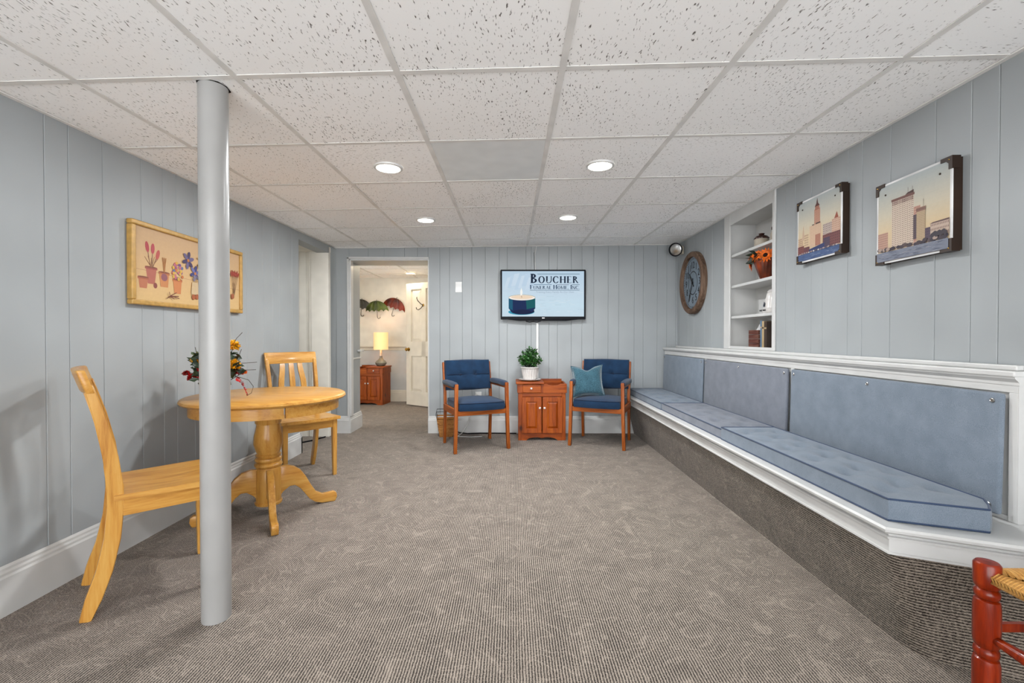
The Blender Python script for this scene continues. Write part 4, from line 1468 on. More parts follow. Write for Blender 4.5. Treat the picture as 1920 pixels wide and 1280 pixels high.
# cables of the television
def cable(name, label, pts, r, mat, cat='cable'):
    p0 = Vector(pts[0])
    o = G().tube([Vector(p) - p0 for p in pts], r, 8).obj(name, mat, None, p0)
    return tag(o, label, cat)
cable('television_cable', 'thin white cable dropping from the ceiling to the television top', [(0.278, 5.108, 2.135), (0.268, 5.112, 2.08), (0.262, 5.118, 2.05), (0.266, 5.119, 1.95), (0.268, 5.119, 1.86)], 0.0045, M['whiteplastic'])
cable('television_wire', 'thin dark wire hanging along the wall above the television', [(0.250, 5.120, 2.07), (0.252, 5.122, 1.98), (0.258, 5.122, 1.86)], 0.002, M['black'])
cable('power_lead', 'black lead looping under the television', [(0.13, 5.09, 1.31), (0.16, 5.10, 1.283), (0.20, 5.11, 1.272), (0.245, 5.112, 1.28), (0.285, 5.115, 1.272), (0.33, 5.11, 1.285), (0.36, 5.10, 1.31)], 0.004, M['black'])
o = G().box(-0.013, 0.013, -0.016, 0.0, 0.0, 0.68).bevel(0.003).obj('cable_raceway', M['whiteplastic'], None, (0.290, 5.1285, 0.585), smooth=False)
tag(o, 'white vertical cable raceway running down the wall below the television', 'cable cover')

# switch plate and outlet
def plate(name, label, cat, x, z, w, h_, rocker=True):
    t = thing(name, label, cat, (x, YB, z))
    G().box(-w / 2, w / 2, -0.006, 0.0, -h_ / 2, h_ / 2).bevel(0.003).obj('cover_plate', M['whiteplastic'], t, smooth=False)
    if rocker:
        G().box(-0.008, 0.008, -0.010, -0.006, -0.016, 0.016).bevel(0.002).obj('toggle', M['whiteplastic'], t, smooth=False)
    else:
        for dz in (-0.022, 0.022):
            G().box(-0.016, 0.016, -0.009, -0.006, dz - 0.013, dz + 0.013).bevel(0.004).obj('socket', M['whiteplastic'], t, smooth=False)
    return t
plate('light_switch', 'white light switch plate right of the doorway', 'switch', -0.611, 1.675, 0.075, 0.12)
plate('wall_outlet', 'white power outlet low on the wall behind the left armchair', 'outlet', -0.385, 0.415, 0.072, 0.118, False)
cable('lamp_cord', 'white cord plugged into the outlet behind the left armchair', [(-0.385, 5.118, 0.44), (-0.41, 5.10, 0.45), (-0.45, 5.09, 0.40), (-0.47, 5.10, 0.28), (-0.50, 5.06, 0.12), (-0.56, 5.00, 0.03), (-0.60, 4.93, 0.006), (-0.46, 4.90, 0.006), (-0.33, 4.92, 0.006)], 0.004, M['whiteplastic'], 'cord')
cable('floor_cord', 'black cord lying along the baseboard behind the left armchair', [(-0.66, 5.06, 0.05), (-0.60, 5.05, 0.022), (-0.50, 5.06, 0.008), (-0.36, 5.085, 0.008), (-0.20, 5.085, 0.008), (-0.05, 5.075, 0.008), (0.05, 5.07, 0.008)], 0.006, M['black'], 'cord')
cable('doorway_cable', 'black cable lying on the carpet in the side opening', [(-2.45, 4.40, 0.008), (-2.25, 4.55, 0.008), (-2.12, 4.72, 0.008), (-2.05, 4.90, 0.008)], 0.007, M['black'])

# ------------------------------------------------------------------ wicker basket behind the left armchair
bs = thing('wicker_basket', 'small wicker basket with wire rim on the carpet behind the left armchair', 'basket', (-0.735, 4.985, 0), math.radians(8))
def sq(w, d, z): return [(-w, -d, z), (w, -d, z), (w, d, z), (-w, d, z)]
lv = [(0.068, 0.062, 0.0), (0.085, 0.078, 0.10), (0.098, 0.090, 0.205)]
g = G().box(-0.068, 0.068, -0.062, 0.062, 0.0, 0.01)
g.obj('base', M['wicker'], bs, smooth=False)
NR = 11
for i in range(NR):                              # woven bands, alternately in and out
    q0 = i / NR
    w = 0.070 + 0.028 * q0; d = 0.063 + 0.027 * q0; z = 0.012 + 0.190 * q0
    pts = []
    for (ax, ay, bx_, by_) in ((-w, -d, w, -d), (w, -d, w, d), (w, d, -w, d), (-w, d, -w, -d)):
        for k in range(6):
            t = k / 6
            o_ = 0.004 * (1 if (k + i) % 2 else -1)
            nx, ny = (by_ - ay), -(bx_ - ax)
            L = math.hypot(nx, ny)
            pts.append((ax + (bx_ - ax) * t + nx / L * o_, ay + (by_ - ay) * t + ny / L * o_, z))
    G().sweep(pts, [(-0.003, -0.009), (0.003, -0.009), (0.003, 0.009), (-0.003, 0.009)], closed=True).obj('woven_band', M['wicker'], bs)
G().tube(sq(0.100, 0.092, 0.212), 0.008, 8, closed=True).obj('rim', M['wicker'], bs)
g = G()
g.tube(sq(0.104, 0.096, 0.285), 0.003, 6, closed=True)
for x, y in ((-0.104, -0.096), (0.104, -0.096), (0.104, 0.096), (-0.104, 0.096), (0, -0.096), (0, 0.096), (-0.104, 0), (0.104, 0)):
    g.tube([(x * 0.96, y * 0.96, 0.215), (x * 1.08, y * 1.08, 0.25), (x, y, 0.285)], 0.0026, 6)
g.obj('wire_rim', M['black'], bs)

# ------------------------------------------------------------------ wall clock
CY, CZ = 4.575, 1.655
ck = thing('wall_clock', 'large round wall clock with weathered wood rim on the right wall', 'clock', (XR(CY) - 0.001, CY, CZ))
ck.rotation_euler = (0, 0, RZ)
RC = 0.318
mx = Matrix.Rotation(PI / 2, 4, 'X')          # lathe axis z -> -y
G().lathe([(RC - 0.002, 0.0), (RC, 0.010), (RC, 0.042), (RC - 0.008, 0.052), (RC - 0.040, 0.054), (RC - 0.052, 0.048), (RC - 0.054, 0.02)], 64, mx, cap=False).obj('rim', M['clockrim'], ck)
G().lathe([(RC - 0.045, 0.0), (RC - 0.045, 0.022), (0.01, 0.022)], 64, mx).obj('dial', M['clockface'], ck)
G().lathe([(0.112, 0.0222), (0.115, 0.0235), (0.119, 0.0235), (0.122, 0.0222)], 48, mx, cap=False).obj('inner_ring', M['ink'], ck)
for i in range(12):
    a = math.radians(90 - 30 * (i + 1))
    r = 0.178
    text_mesh('numeral', str(i + 1), 0.098, M['ink'], ck, (r * math.cos(a), -0.0232, r * math.sin(a)), (PI / 2, 0, 0), 0.0006)
for i in range(60):
    a = 2 * PI * i / 60
    c_, s_ = math.cos(a) * 0.246, math.sin(a) * 0.246
    k = 0.0055 if i % 5 == 0 else 0.0035
    G().box(c_ - k, c_ + k, -0.0236, -0.022, s_ - k, s_ + k).obj('minute_mark', M['ink'], ck, smooth=False)
def hand(name, ang, L, w, y):
    g = G()
    g.prism([(-w, -0.05), (w, -0.05), (w * 1.4, L * 0.5), (w * 0.3, L), (-w * 0.3, L), (-w * 1.4, L * 0.5)], 'Y', y - 0.002, y, Matrix.Rotation(-math.radians(ang), 4, Vector((0, -1, 0))) if False else Matrix.Rotation(math.radians(ang), 4, 'Y'))
    g.obj(name, M['ink'], ck, smooth=False)
hand('hour_hand', 320, 0.135, 0.008, -0.027)
hand('minute_hand', 207, 0.215, 0.006, -0.031)
G().lathe([(0.014, 0.022), (0.014, 0.034), (0.002, 0.035)], 18, mx).obj('hub', M['ink'], ck)

# ------------------------------------------------------------------ emergency light head by the corner
el_ = thing('emergency_light', 'small round emergency light head high in the far right corner', 'light fixture', (XR(4.93) - 0.001, 4.93, 2.055))
G().box(-0.022, 0.0, -0.03, 0.03, -0.045, 0.045).bevel(0.006).obj('wall_plate', M['stoneware'], el_, smooth=False)
G().tube([(-0.02, 0, 0.0), (-0.05, -0.01, -0.012), (-0.07, -0.02, 0.0)], 0.014, 10).obj('swivel_arm', M['stoneware'], el_)
hm = Matrix.Translation((-0.085, -0.03, 0.010)) @ Matrix.Rotation(math.radians(-118), 4, Vector((0.45, -1, 0)).normalized().cross(Vector((0, 0, 1))).normalized()) 
dirv = Vector((-0.62, -0.72, -0.22)).normalized()
hm = Matrix.Translation((-0.075, -0.03, 0.008)) @ dirv.to_track_quat('Z', 'Y').to_matrix().to_4x4()
G().lathe([(0.012, -0.045), (0.035, -0.042), (0.060, -0.005), (0.070, 0.035), (0.072, 0.05), (0.066, 0.052)], 28, hm, cap=False).obj('lamp_head', M['stoneware'], el_)
G().lathe([(0.0725, 0.044), (0.0735, 0.054), (0.064, 0.056), (0.063, 0.047)], 28, hm, cap=False).obj('gasket', M['black'], el_)
G().lathe([(0.063, 0.048), (0.05, 0.052), (0.002, 0.056)], 28, hm).obj('lens', M['steel'], el_)

# ------------------------------------------------------------------ city pictures on the right wall
def city_picture(label, y0, y1, z0, z1, draw):
    yc, zc = (y0 + y1) / 2, (z0 + z1) / 2
    t = thing('city_picture', label, 'picture', (XR(yc) - 0.001, yc, zc), 0, 'square city pictures on the right wall')
    t.rotation_euler = (0, 0, RZ)
    w, h_ = (y1 - y0) / 2, (z1 - z0) / 2
    G().box(-w + 0.002, w - 0.002, -0.037, 0.0, -h_ + 0.002, h_ - 0.002).obj('backing', M['bronze'], t, smooth=False)
    G().box(-w, w, -0.042, -0.037, -h_, h_).bevel(0.0015).obj('panel', M['tissue'], t, smooth=False)
    p = Print()
    draw(p, w - 0.009, h_ - 0.009)
    p.obj('print', M['print'], t, (0, -0.0422, 0))
    for sx2 in (-1, 1):
        for sz2 in (-1, 1):
            g = G()
            a, b = 0.048, 0.013
            pts = [(0.003, 0.003), (-a, 0.003), (-a, -b), (-b - 0.012, -b), (-b, -b - 0.012), (-b, -a), (0.003, -a)]
            g.prism([(sx2 * (w + q[0]), sz2 * (h_ + q[1])) for q in pts], 'Y', -0.046, -0.012)
            cn = g.obj('metal_corner', M['bronze'], t, smooth=False)
            G().ball((sx2 * (w - 0.010), -0.0465, sz2 * (h_ - 0.010)), 0.003).obj('rivet', M['brass'], cn)
            G().ball((sx2 * (w - 0.052), -0.0435, sz2 * (h_ - 0.052)), 0.0045, 1, 0.6, 1).obj('screw', M['bronze'], t)
    return t
def sky(p, w, h_):
    p.vgrad(-w, -h_, w, h_, [(0, (206, 184, 156)), (0.35, (226, 200, 160)), (0.6, (216, 206, 184)), (1, (182, 190, 190))], 30)
def bld(p, w, h_, u0, u1, v0, v1, c, cols=0, rows=0, wc=(120, 84, 80)):
    X = lambda u: -w + 2 * w * u
    Z = lambda v: -h_ + 2 * h_ * v
    p.rect(X(u0), Z(v0), X(u1), Z(v1), c)
    p.k += 1
    for i in range(cols):
        for j in range(rows):
            uu = u0 + (u1 - u0) * (i + 0.28) / cols; vv = v0 + (v1 - v0) * (j + 0.3) / rows
            p.k -= 1
            p.rect(X(uu), Z(vv), X(uu + (u1 - u0) * 0.45 / cols), Z(vv + (v1 - v0) * 0.45 / rows), wc)
def draw_tower(p, w, h_):
    sky(p, w, h_)
    X = lambda u: -w + 2 * w * u
    Z = lambda v: -h_ + 2 * h_ * v
    bld(p, w, h_, 0.0, 0.13, 0.2, 0.40, (214, 184, 150), 4, 6)
    p.poly([(X(0.10), Z(0.35)), (X(0.17), Z(0.35)), (X(0.145), Z(0.58)), (X(0.135), Z(0.60))], (206, 176, 150))
    bld(p, w, h_, 0.16, 0.27, 0.2, 0.44, (222, 196, 160), 4, 6)
    bld(p, w, h_, 0.41, 0.55, 0.5, 0.80, (206, 156, 130), 6, 14, (150, 96, 84))
    bld(p, w, h_, 0.43, 0.53, 0.78, 0.86, (186, 128, 106), 3, 3, (110, 60, 52))
    p.poly([(X(0.42), Z(0.84)), (X(0.54), Z(0.84)), (X(0.50), Z(0.89)), (X(0.48), Z(0.98)), (X(0.46), Z(0.89))], (92, 56, 52))
    bld(p, w, h_, 0.30, 0.58, 0.2, 0.55, (224, 192, 162), 9, 14, (196, 156, 132))
    bld(p, w, h_, 0.36, 0.41, 0.55, 0.565, (60, 42, 40)); bld(p, w, h_, 0.45, 0.56, 0.55, 0.57, (60, 42, 40))
    bld(p, w, h_, 0.44, 0.56, 0.2, 0.38, (186, 130, 108), 5, 7, (140, 88, 76))
    bld(p, w, h_, 0.62, 0.82, 0.2, 0.50, (196, 178, 168), 6, 9, (120, 98, 100))
    bld(p, w, h_, 0.70, 0.80, 0.2, 0.38, (206, 190, 174), 4, 6, (90, 78, 92))
    bld(p, w, h_, 0.82, 1.0, 0.2, 0.53, (214, 180, 156), 6, 10, (176, 120, 104))
    p.poly([(X(0.87), Z(0.53)), (X(0.96), Z(0.53)), (X(0.925), Z(0.63))], (158, 84, 64))
    bld(p, w, h_, 0.0, 0.16, 0.12, 0.26, (128, 74, 70), 5, 4, (96, 52, 54)); bld(p, w, h_, 0.16, 0.30, 0.12, 0.22, (112, 66, 72), 4, 3, (84, 50, 58))
    bld(p, w, h_, 0.62, 1.0, 0.13, 0.33, (124, 74, 72), 10, 5, (90, 52, 58))
    bld(p, w, h_, 0.64, 0.78, 0.13, 0.28, (84, 66, 86), 4, 4, (64, 52, 76))
    p.poly([(X(0.25), Z(0.06)), (X(0.30), Z(0.17)), (X(0.66), Z(0.21)), (X(0.66), Z(0.10))], (44, 56, 104))
    p.rect(X(0), Z(0), X(1), Z(0.115), (74, 96, 140))
    for i in range(46):
        u, v = random.random() * 0.9, random.random() * 0.105
        p.rect(X(u), Z(v), X(min(1, u + random.uniform(0.03, 0.12))), Z(v) + 0.0014, random.choice(((118, 140, 176), (54, 74, 120), (142, 158, 184))))
    for i in range(16):
        u = 0.05 + 0.058 * i
        p.rect(X(u), Z(0.112), X(u + 0.04), Z(0.122 + 0.02 * random.random()), random.choice(((214, 208, 206), (92, 84, 108), (170, 150, 150))))
def draw_block(p, w, h_):
    sky(p, w, h_)
    X = lambda u: -w + 2 * w * u
    Z = lambda v: -h_ + 2 * h_ * v
    bld(p, w, h_, 0.0, 0.16, 0.14, 0.38, (198, 158, 138), 8, 8, (150, 108, 100))
    bld(p, w, h_, 0.53, 0.63, 0.14, 0.60, (206, 160, 140), 6, 14, (150, 100, 94))
    bld(p, w, h_, 0.22, 0.54, 0.13, 0.77, (224, 204, 184), 13, 26, (116, 92, 90))
    bld(p, w, h_, 0.21, 0.55, 0.755, 0.785, (122, 84, 76))
    for i in range(15):
        u = 0.225 + 0.021 * i
        p.rect(X(u), Z(0.70), X(u + 0.008), Z(0.755), (132, 98, 96))
    p.poly([(X(0.42), Z(0.785)), (X(0.54), Z(0.785)), (X(0.54), Z(0.82)), (X(0.45), Z(0.805))], (84, 58, 54))
    p.line((X(0.46), Z(0.80)), (X(0.46), Z(0.87)), 0.0015, (84, 66, 66)); p.line((X(0.525), Z(0.81)), (X(0.525), Z(0.865)), 0.0015, (84, 66, 66))
    bld(p, w, h_, 0.54, 0.60, 0.2, 0.50, (96, 78, 84), 2, 10, (72, 60, 72))
    bld(p, w, h_, 0.585, 0.70, 0.14, 0.555, (196, 172, 138), 7, 20, (158, 128, 104))
    bld(p, w, h_, 0.58, 0.705, 0.52, 0.57, (150, 112, 96), 7, 1, (110, 78, 72))
    p.line((X(0.675), Z(0.57)), (X(0.675), Z(0.66)), 0.0015, (96, 76, 72))
    bld(p, w, h_, 0.70, 0.79, 0.14, 0.30, (96, 78, 92), 4, 5, (74, 60, 78))
    bld(p, w, h_, 0.77, 1.0, 0.18, 0.335, (206, 182, 164), 12, 3, (136, 108, 104))
    p.poly([(X(0.76), Z(0.33)), (X(1.0), Z(0.33)), (X(1.0), Z(0.35)), (X(0.80), Z(0.345))], (104, 78, 76))
    for i in range(40):                       # shore trees and boats
        u = random.random()
        p.ell(X(min(0.97, max(0.03, u))), Z(0.135 + 0.03 * random.random()), 0.012, 0.008, random.choice(((72, 60, 66), (92, 76, 76), (178, 156, 144), (58, 50, 62))), 8)
    for i in range(10):
        u = 0.80 + 0.018 * i
        p.ell(X(u), Z(0.19 + 0.01 * (i % 3)), 0.009, 0.010, (62, 54, 62), 8)
    p.rect(X(0), Z(0), X(1), Z(0.12), (128, 134, 150))
    for i in range(60):
        u, v = random.random() * 0.9, random.random() * 0.112
        p.rect(X(u), Z(v), X(min(1, u + random.uniform(0.03, 0.12))), Z(v) + 0.0013, random.choice(((164, 168, 180), (96, 104, 128), (186, 184, 188), (110, 118, 140))))
city_picture('square picture of a spired tower skyline, next to the bookcase', 2.395, 2.785, 1.555, 1.928, draw_tower)
city_picture('square picture of a broad block tower by water, nearest the camera', 1.776, 2.156, 1.448, 1.820, draw_block)

# ------------------------------------------------------------------ flower painting on the left wall
fp = thing('flower_painting', 'wide gold-framed painting of potted flowers on the left wall', 'picture', (XL + 0.001, 2.823, 1.5015))
fp.rotation_euler = (0, 0, PI / 2)
w, h_ = 0.481, 0.2245
for (x0, x1, z0, z1) in ((-w, w, h_ - 0.026, h_), (-w, w, -h_, -h_ + 0.026), (-w, -w + 0.026, -h_ + 0.026, h_ - 0.026), (w - 0.026, w, -h_ + 0.026, h_ - 0.026)):
    G().box(x0, x1, -0.034, 0.0, z0, z1).bevel(0.006).obj('frame_moulding', M['gold'], fp, smooth=False)
p = Print()
w -= 0.024; h_ -= 0.024
X = lambda u: -w + 2 * w * u
Z = lambda v: -h_ + 2 * h_ * v
p.vgrad(-w, -h_, w, h_, [(0, (228, 192, 134)), (0.4, (226, 188, 136)), (1, (214, 178, 138))], 16)
p.line((X(0.0), Z(0.42)), (X(1.0), Z(0.36)), 0.002, (178, 138, 100))
def pot(u, v0, v1, r0, r1, c, rim):
    p.poly([(X(u - r0), Z(v0)), (X(u + r0), Z(v0)), (X(u + r1), Z(v1)), (X(u - r1), Z(v1))], c)
    p.rect(X(u - r1 * 1.12), Z(v1) - 0.012, X(u + r1 * 1.12), Z(v1), rim)
    p.ell(X(u), Z(v1), r1 * 1.12 * 2 * w, 0.005, (142, 84, 66), 12)
pot(0.125, 0.24, 0.47, 0.026, 0.042, (188, 112, 96), (168, 92, 84))
pot(0.065, 0.17, 0.32, 0.026, 0.036, (196, 124, 92), (180, 106, 80))
p.ell(X(0.155), Z(0.225), 0.014, 0.016, (146, 82, 74))
for du, v, c in ((-0.03, 0.74, (186, 78, 84)), (0.012, 0.73, (192, 84, 92)), (0.05, 0.66, (196, 96, 88))):
    p.line((X(0.125 + du * 0.2), Z(0.47)), (X(0.125 + du), Z(v)), 0.005, (140, 104, 82))
    p.ell(X(0.125 + du), Z(v), 0.013, 0.030, c, 12, -du * 6)
for k in range(5):
    p.line((X(0.125), Z(0.47)), (X(0.075 + 0.025 * k), Z(0.60 + 0.02 * (k % 2))), 0.003, (158, 112, 80))
pot(0.225, 0.22, 0.43, 0.030, 0.040, (210, 142, 92), (188, 118, 78))
p.ell(X(0.225), Z(0.36), 0.024, 0.022, (150, 96, 104))
for du in (-0.014, 0.0, 0.014):
    p.line((X(0.225), Z(0.43)), (X(0.225 + du), Z(0.64)), 0.007, (176, 120, 70))
pot(0.335, 0.15, 0.36, 0.028, 0.038, (214, 138, 88), (198, 120, 78))
for k in range(34):
    a, r = random.uniform(0, 2 * PI), random.random() ** 0.5
    p.ell(X(0.335 + 0.052 * r * math.cos(a)), Z(0.48 + 0.13 * r * math.sin(a)), 0.010, 0.010, random.choice(((118, 84, 142), (150, 96, 150), (222, 178, 84), (206, 120, 70), (110, 120, 160), (198, 110, 130))), 8)
def iris(u, v, s, c):
    for k in range(6):
        a = 2 * PI * k / 6 + 0.3
        p.ell(X(u) + 0.022 * s * math.cos(a), Z(v) + 0.026 * s * math.sin(a), 0.019 * s, 0.010 * s, c if k % 2 else tuple(min(255, x + 40) for x in c), 10, a)
    p.ell(X(u), Z(v), 0.008 * s, 0.008 * s, (206, 130, 70), 8)
iris(0.43, 0.68, 1.25, (76, 64, 100)); iris(0.495, 0.50, 1.15, (72, 74, 128))
for k in range(5):
    p.line((X(0.49), Z(0.25)), (X(0.465 + 0.014 * k), Z(0.47)), 0.003, (170, 150, 110))
p.poly([(X(0.455), Z(0.17)), (X(0.53), Z(0.17)), (X(0.52), Z(0.36)), (X(0.465), Z(0.36))], (216, 190, 150))
for u, v in ((0.478, 0.13), (0.512, 0.14)):
    p.ell(X(u), Z(v), 0.016, 0.017, (176, 100, 62))
for k in range(26):
    p.ell(X(random.uniform(0.53, 0.66)), Z(random.uniform(0.35, 0.78)), 0.018, 0.009, random.choice(((176, 142, 84), (150, 122, 78), (196, 160, 96), (210, 176, 110))), 8, random.uniform(0, 3))
pot(0.60, 0.16, 0.34, 0.03, 0.04, (204, 146, 104), (184, 122, 86))
pot(0.76, 0.18, 0.40, 0.034, 0.046, (198, 128, 92), (176, 104, 76))
for k in range(14):
    p.ell(X(random.uniform(0.70, 0.82)), Z(random.uniform(0.42, 0.70)), 0.014, 0.014, random.choice(((178, 80, 74), (196, 112, 96), (142, 120, 80))), 8)
for k in range(7):
    p.line((X(0.92), Z(0.25)), (X(0.89 + 0.013 * k), Z(0.60)), 0.003, (140, 104, 74))
    p.ell(X(0.885 + 0.014 * k), Z(0.62 + 0.03 * (k % 2)), 0.008, 0.020, (166, 66, 54), 9, 0.5 - 0.15 * k)
p.ell(X(0.90), Z(0.23), 0.018, 0.02, (170, 100, 66))
for k in range(6):
    p.line((X(0.26), Z(0.10)), (X(0.235 + 0.02 * k), Z(0.06 + 0.10 * ((k * 2) % 3) / 2)), 0.004, (110, 52, 48))
p.line((X(0.26), Z(0.10)), (X(0.34), Z(0.08)), 0.004, (120, 60, 48))
p.obj('canvas', M['print'], fp, (0, -0.020, 0))

# ------------------------------------------------------------------ things on the bookcase shelves
SHX = lambda y, o: XR(y) + o          # o metres into the recess
def crock(label, y, o, z, hgt, r, lid):
    t = thing('stoneware_jar', label, 'jar', (SHX(y, o), y, z + 0.0005), 0, 'stoneware jars on the top shelf')
    if lid:
        G().lathe([(r * 0.92, 0), (r, 0.006), (r, hgt * 0.55), (r * 0.97, hgt * 0.60)], 26).obj('body', M['stoneware'], t)
        G().lathe([(r * 1.04, hgt * 0.60), (r * 1.05, hgt * 0.66), (r * 0.75, hgt * 0.80), (r * 0.35, hgt * 0.87), (r * 0.34, hgt * 0.92), (r * 0.44, hgt * 0.97), (r * 0.2, hgt), (0.001, hgt)], 26).obj('lid', M['brownglaze'], t)
    else:
        G().lathe([(r * 0.8, 0), (r, 0.02), (r, hgt * 0.55), (r * 0.72, hgt * 0.80)], 26).obj('body', M['stoneware'], t)
        G().lathe([(r * 0.72, hgt * 0.80), (r * 0.86, hgt * 0.84), (r * 0.86, hgt * 0.98), (r * 0.7, hgt), (0.001, hgt)], 26).obj('neck', M['brownglaze'], t)
        G().ball((-r * 0.72, -r * 0.68, hgt * 0.30), r * 0.3, 0.5, 0.5, 0.8).obj('painted_spot', M['brownglaze'], t)
    return t
crock('small stoneware jar with a brown domed lid on the top shelf', 3.48, 0.10, SHELVES[2], 0.115, 0.052, True)
crock('stoneware jar with a dark brown neck, right on the top shelf', 3.235, 0.10, SHELVES[2], 0.110, 0.060, False)

def flower_head(t, c, axis, R_, petals, mat, centre=True, rows=2):
    q = Vector(axis).normalized().to_track_quat('Z', 'Y').to_matrix().to_4x4()
    m = Matrix.Translation(c) @ q
    g = G()
    for row in range(rows):
        rr = R_ * (1 - 0.28 * row)
        for k in range(petals):
            a = 2 * PI * (k + 0.5 * row) / petals
            d = Vector((math.cos(a), math.sin(a), 0.28 + 0.35 * row))
            leaf(g, Vector((0, 0, 0.002 * row)), d, rr, rr * 0.20, up=Vector((0, 0, 1)), fold=0.1)
    g.bm.transform(m)
    o = g.obj('flower', mat, t, smooth=False)
    if centre:
        b = G().ball((0, 0, R_ * 0.15), R_ * 0.30, 1, 1, 0.5, 10, 6)
        b.bm.transform(m)
        b.obj('flower_centre', M['seed'], o)
    return o
sp = thing('sunflower_pot', 'ribbed brown pot of orange sunflowers on the second shelf', 'flowers', (SHX(3.335, 0.055), 3.335, SHELVES[1] + 0.0005))
G().lathe([(0.032, 0.0), (0.036, 0.004), (0.060, 0.075), (0.078, 0.135), (0.080, 0.145), (0.070, 0.146), (0.060, 0.10), (0.002, 0.09)], 48, rib=lambda k, z: 1 + (0.045 if (k % 4) < 2 else -0.03)).obj('pot', M['terracotta'], sp)
for (c, ax, R_) in (((-0.055, 0.02, 0.170), (-0.8, -0.2, 0.5), 0.062), ((-0.03, -0.055, 0.165), (-0.7, -0.6, 0.3), 0.062), ((0.0, 0.02, 0.188), (-0.5, -0.1, 0.8), 0.058), ((-0.045, 0.105, 0.125), (-0.8, 0.3, -0.1), 0.058), ((0.02, -0.05, 0.182), (-0.4, -0.6, 0.7), 0.052), ((-0.06, 0.085, 0.165), (-0.8, 0.3, 0.3), 0.05)):
    flower_head(sp, c, ax, R_, 15, M['orange'])
g = G()
for k in range(22):
    a = random.uniform(0, 2 * PI)
    leaf(g, (0.03 * math.cos(a) - 0.02, 0.05 * math.sin(a) + 0.01, 0.14 + 0.05 * random.random()), (math.cos(a) * 0.7 - 0.25, math.sin(a), random.uniform(-0.5, 0.6)), 0.085, 0.018)
o = g.obj('leaves', M['leafdark'], sp, smooth=False)

jg = thing('lidded_stein', 'white lidded jug with a dark emblem and lettering on the third shelf', 'jug', (SHX(3.27, 0.085), 3.27, SHELVES[0] + 0.0005))
G().lathe([(0.075, 0.0), (0.080, 0.006), (0.080, 0.030), (0.066, 0.038), (0.058, 0.10), (0.050, 0.14), (0.044, 0.15)], 32).obj('body', M['ceramic'], jg)
G().lathe([(0.046, 0.15), (0.048, 0.155), (0.036, 0.170), (0.014, 0.178), (0.012, 0.184), (0.020, 0.194), (0.014, 0.206), (0.001, 0.210)], 28).obj('lid', M['ceramic'], jg)
G().tube([(-0.01, -0.052, 0.135), (-0.015, -0.082, 0.142), (-0.018, -0.096, 0.115), (-0.018, -0.090, 0.08), (-0.012, -0.066, 0.060)], 0.008, 8).obj('handle', M['ceramic'], jg)
em = G()
em.prism([(-0.018, 0.0), (0.018, 0.0), (0.010, 0.010), (0.016, 0.024), (0.004, 0.036), (-0.004, 0.024), (-0.012, 0.014)], 'Y', -0.001, 0.0015)
em.obj('emblem', M['inkblue'], jg, (-0.066, 0.018, 0.048), (0, 0, -PI / 2 - 0.25), smooth=False)
text_mesh('lettering', 'PEACE THESE', 0.019, M['ink'], jg, (-0.0795, 0.012, 0.019), (PI / 2, 0, -PI / 2 - 0.15), 0.0008)

tbx = thing('tissue_box', 'dark weathered wood tissue box on the bottom shelf', 'tissue box', (SHX(3.44, 0.085), 3.44, SZ0 + 0.0205))
for i in range(4):
    z0 = 0.034 * i
    G().box(-0.066, 0.066, -0.070, 0.070, z0 + 0.0008, z0 + 0.033).bevel(0.0015).obj('slat', M['oldwood'], tbx, smooth=False)
g = G()
n = 12
V = []
for i in range(n + 1):
    row = []
    for j in range(5):
        u, v = i / n * 2 - 1, j / 4
        row.append(g.bm.verts.new((0.012 * math.sin(5 * u + 2 * v) + 0.01 * (v - 0.5), u * (0.05 - 0.012 * v) + 0.012 * v, 0.134 + 0.050 * v * (1 - 0.5 * u * u) + 0.004 * math.sin(8 * u))))
    V.append(row)
for i in range(n):
    for j in range(4):
        g._f([V[i][j], V[i + 1][j], V[i + 1][j + 1], V[i][j + 1]])
g.obj('tissue', M['tissue'], tbx)
for k, (mt_, yy, th, hg, lb) in enumerate((('bookblue', 3.325, 0.022, 0.205, 'blue cloth book next to the tissue box'), ('booktan', 3.298, 0.028, 0.200, 'tan book between the blue and the dark book'), ('bookdark', 3.264, 0.034, 0.196, 'dark brown book at the right end of the bottom shelf'))):
    t = thing('book', lb, 'book', (SHX(yy, 0.095), yy, SZ0 + 0.0205), 0, 'books on the bottom shelf')
    a = th / 2
    g = G()
    g.box(-0.075, 0.07, -a, -a + 0.003, 0, hg); g.box(-0.075, 0.07, a - 0.003, a, 0, hg); g.box(-0.078, -0.073, -a, a, 0, hg)
    g.bevel(0.001).obj('cover', M[mt_], t, smooth=False)
    G().box(-0.073, 0.066, -a + 0.003, a - 0.003, 0.003, hg - 0.004).obj('pages', M['stoneware'], t, smooth=False)
    G().box(-0.0787, -0.0778, -a + 0.005, a - 0.005, hg * 0.72, hg * 0.78).obj('spine_band', M['booktan'] if mt_ != 'booktan' else M['bookdark'], t, smooth=False)

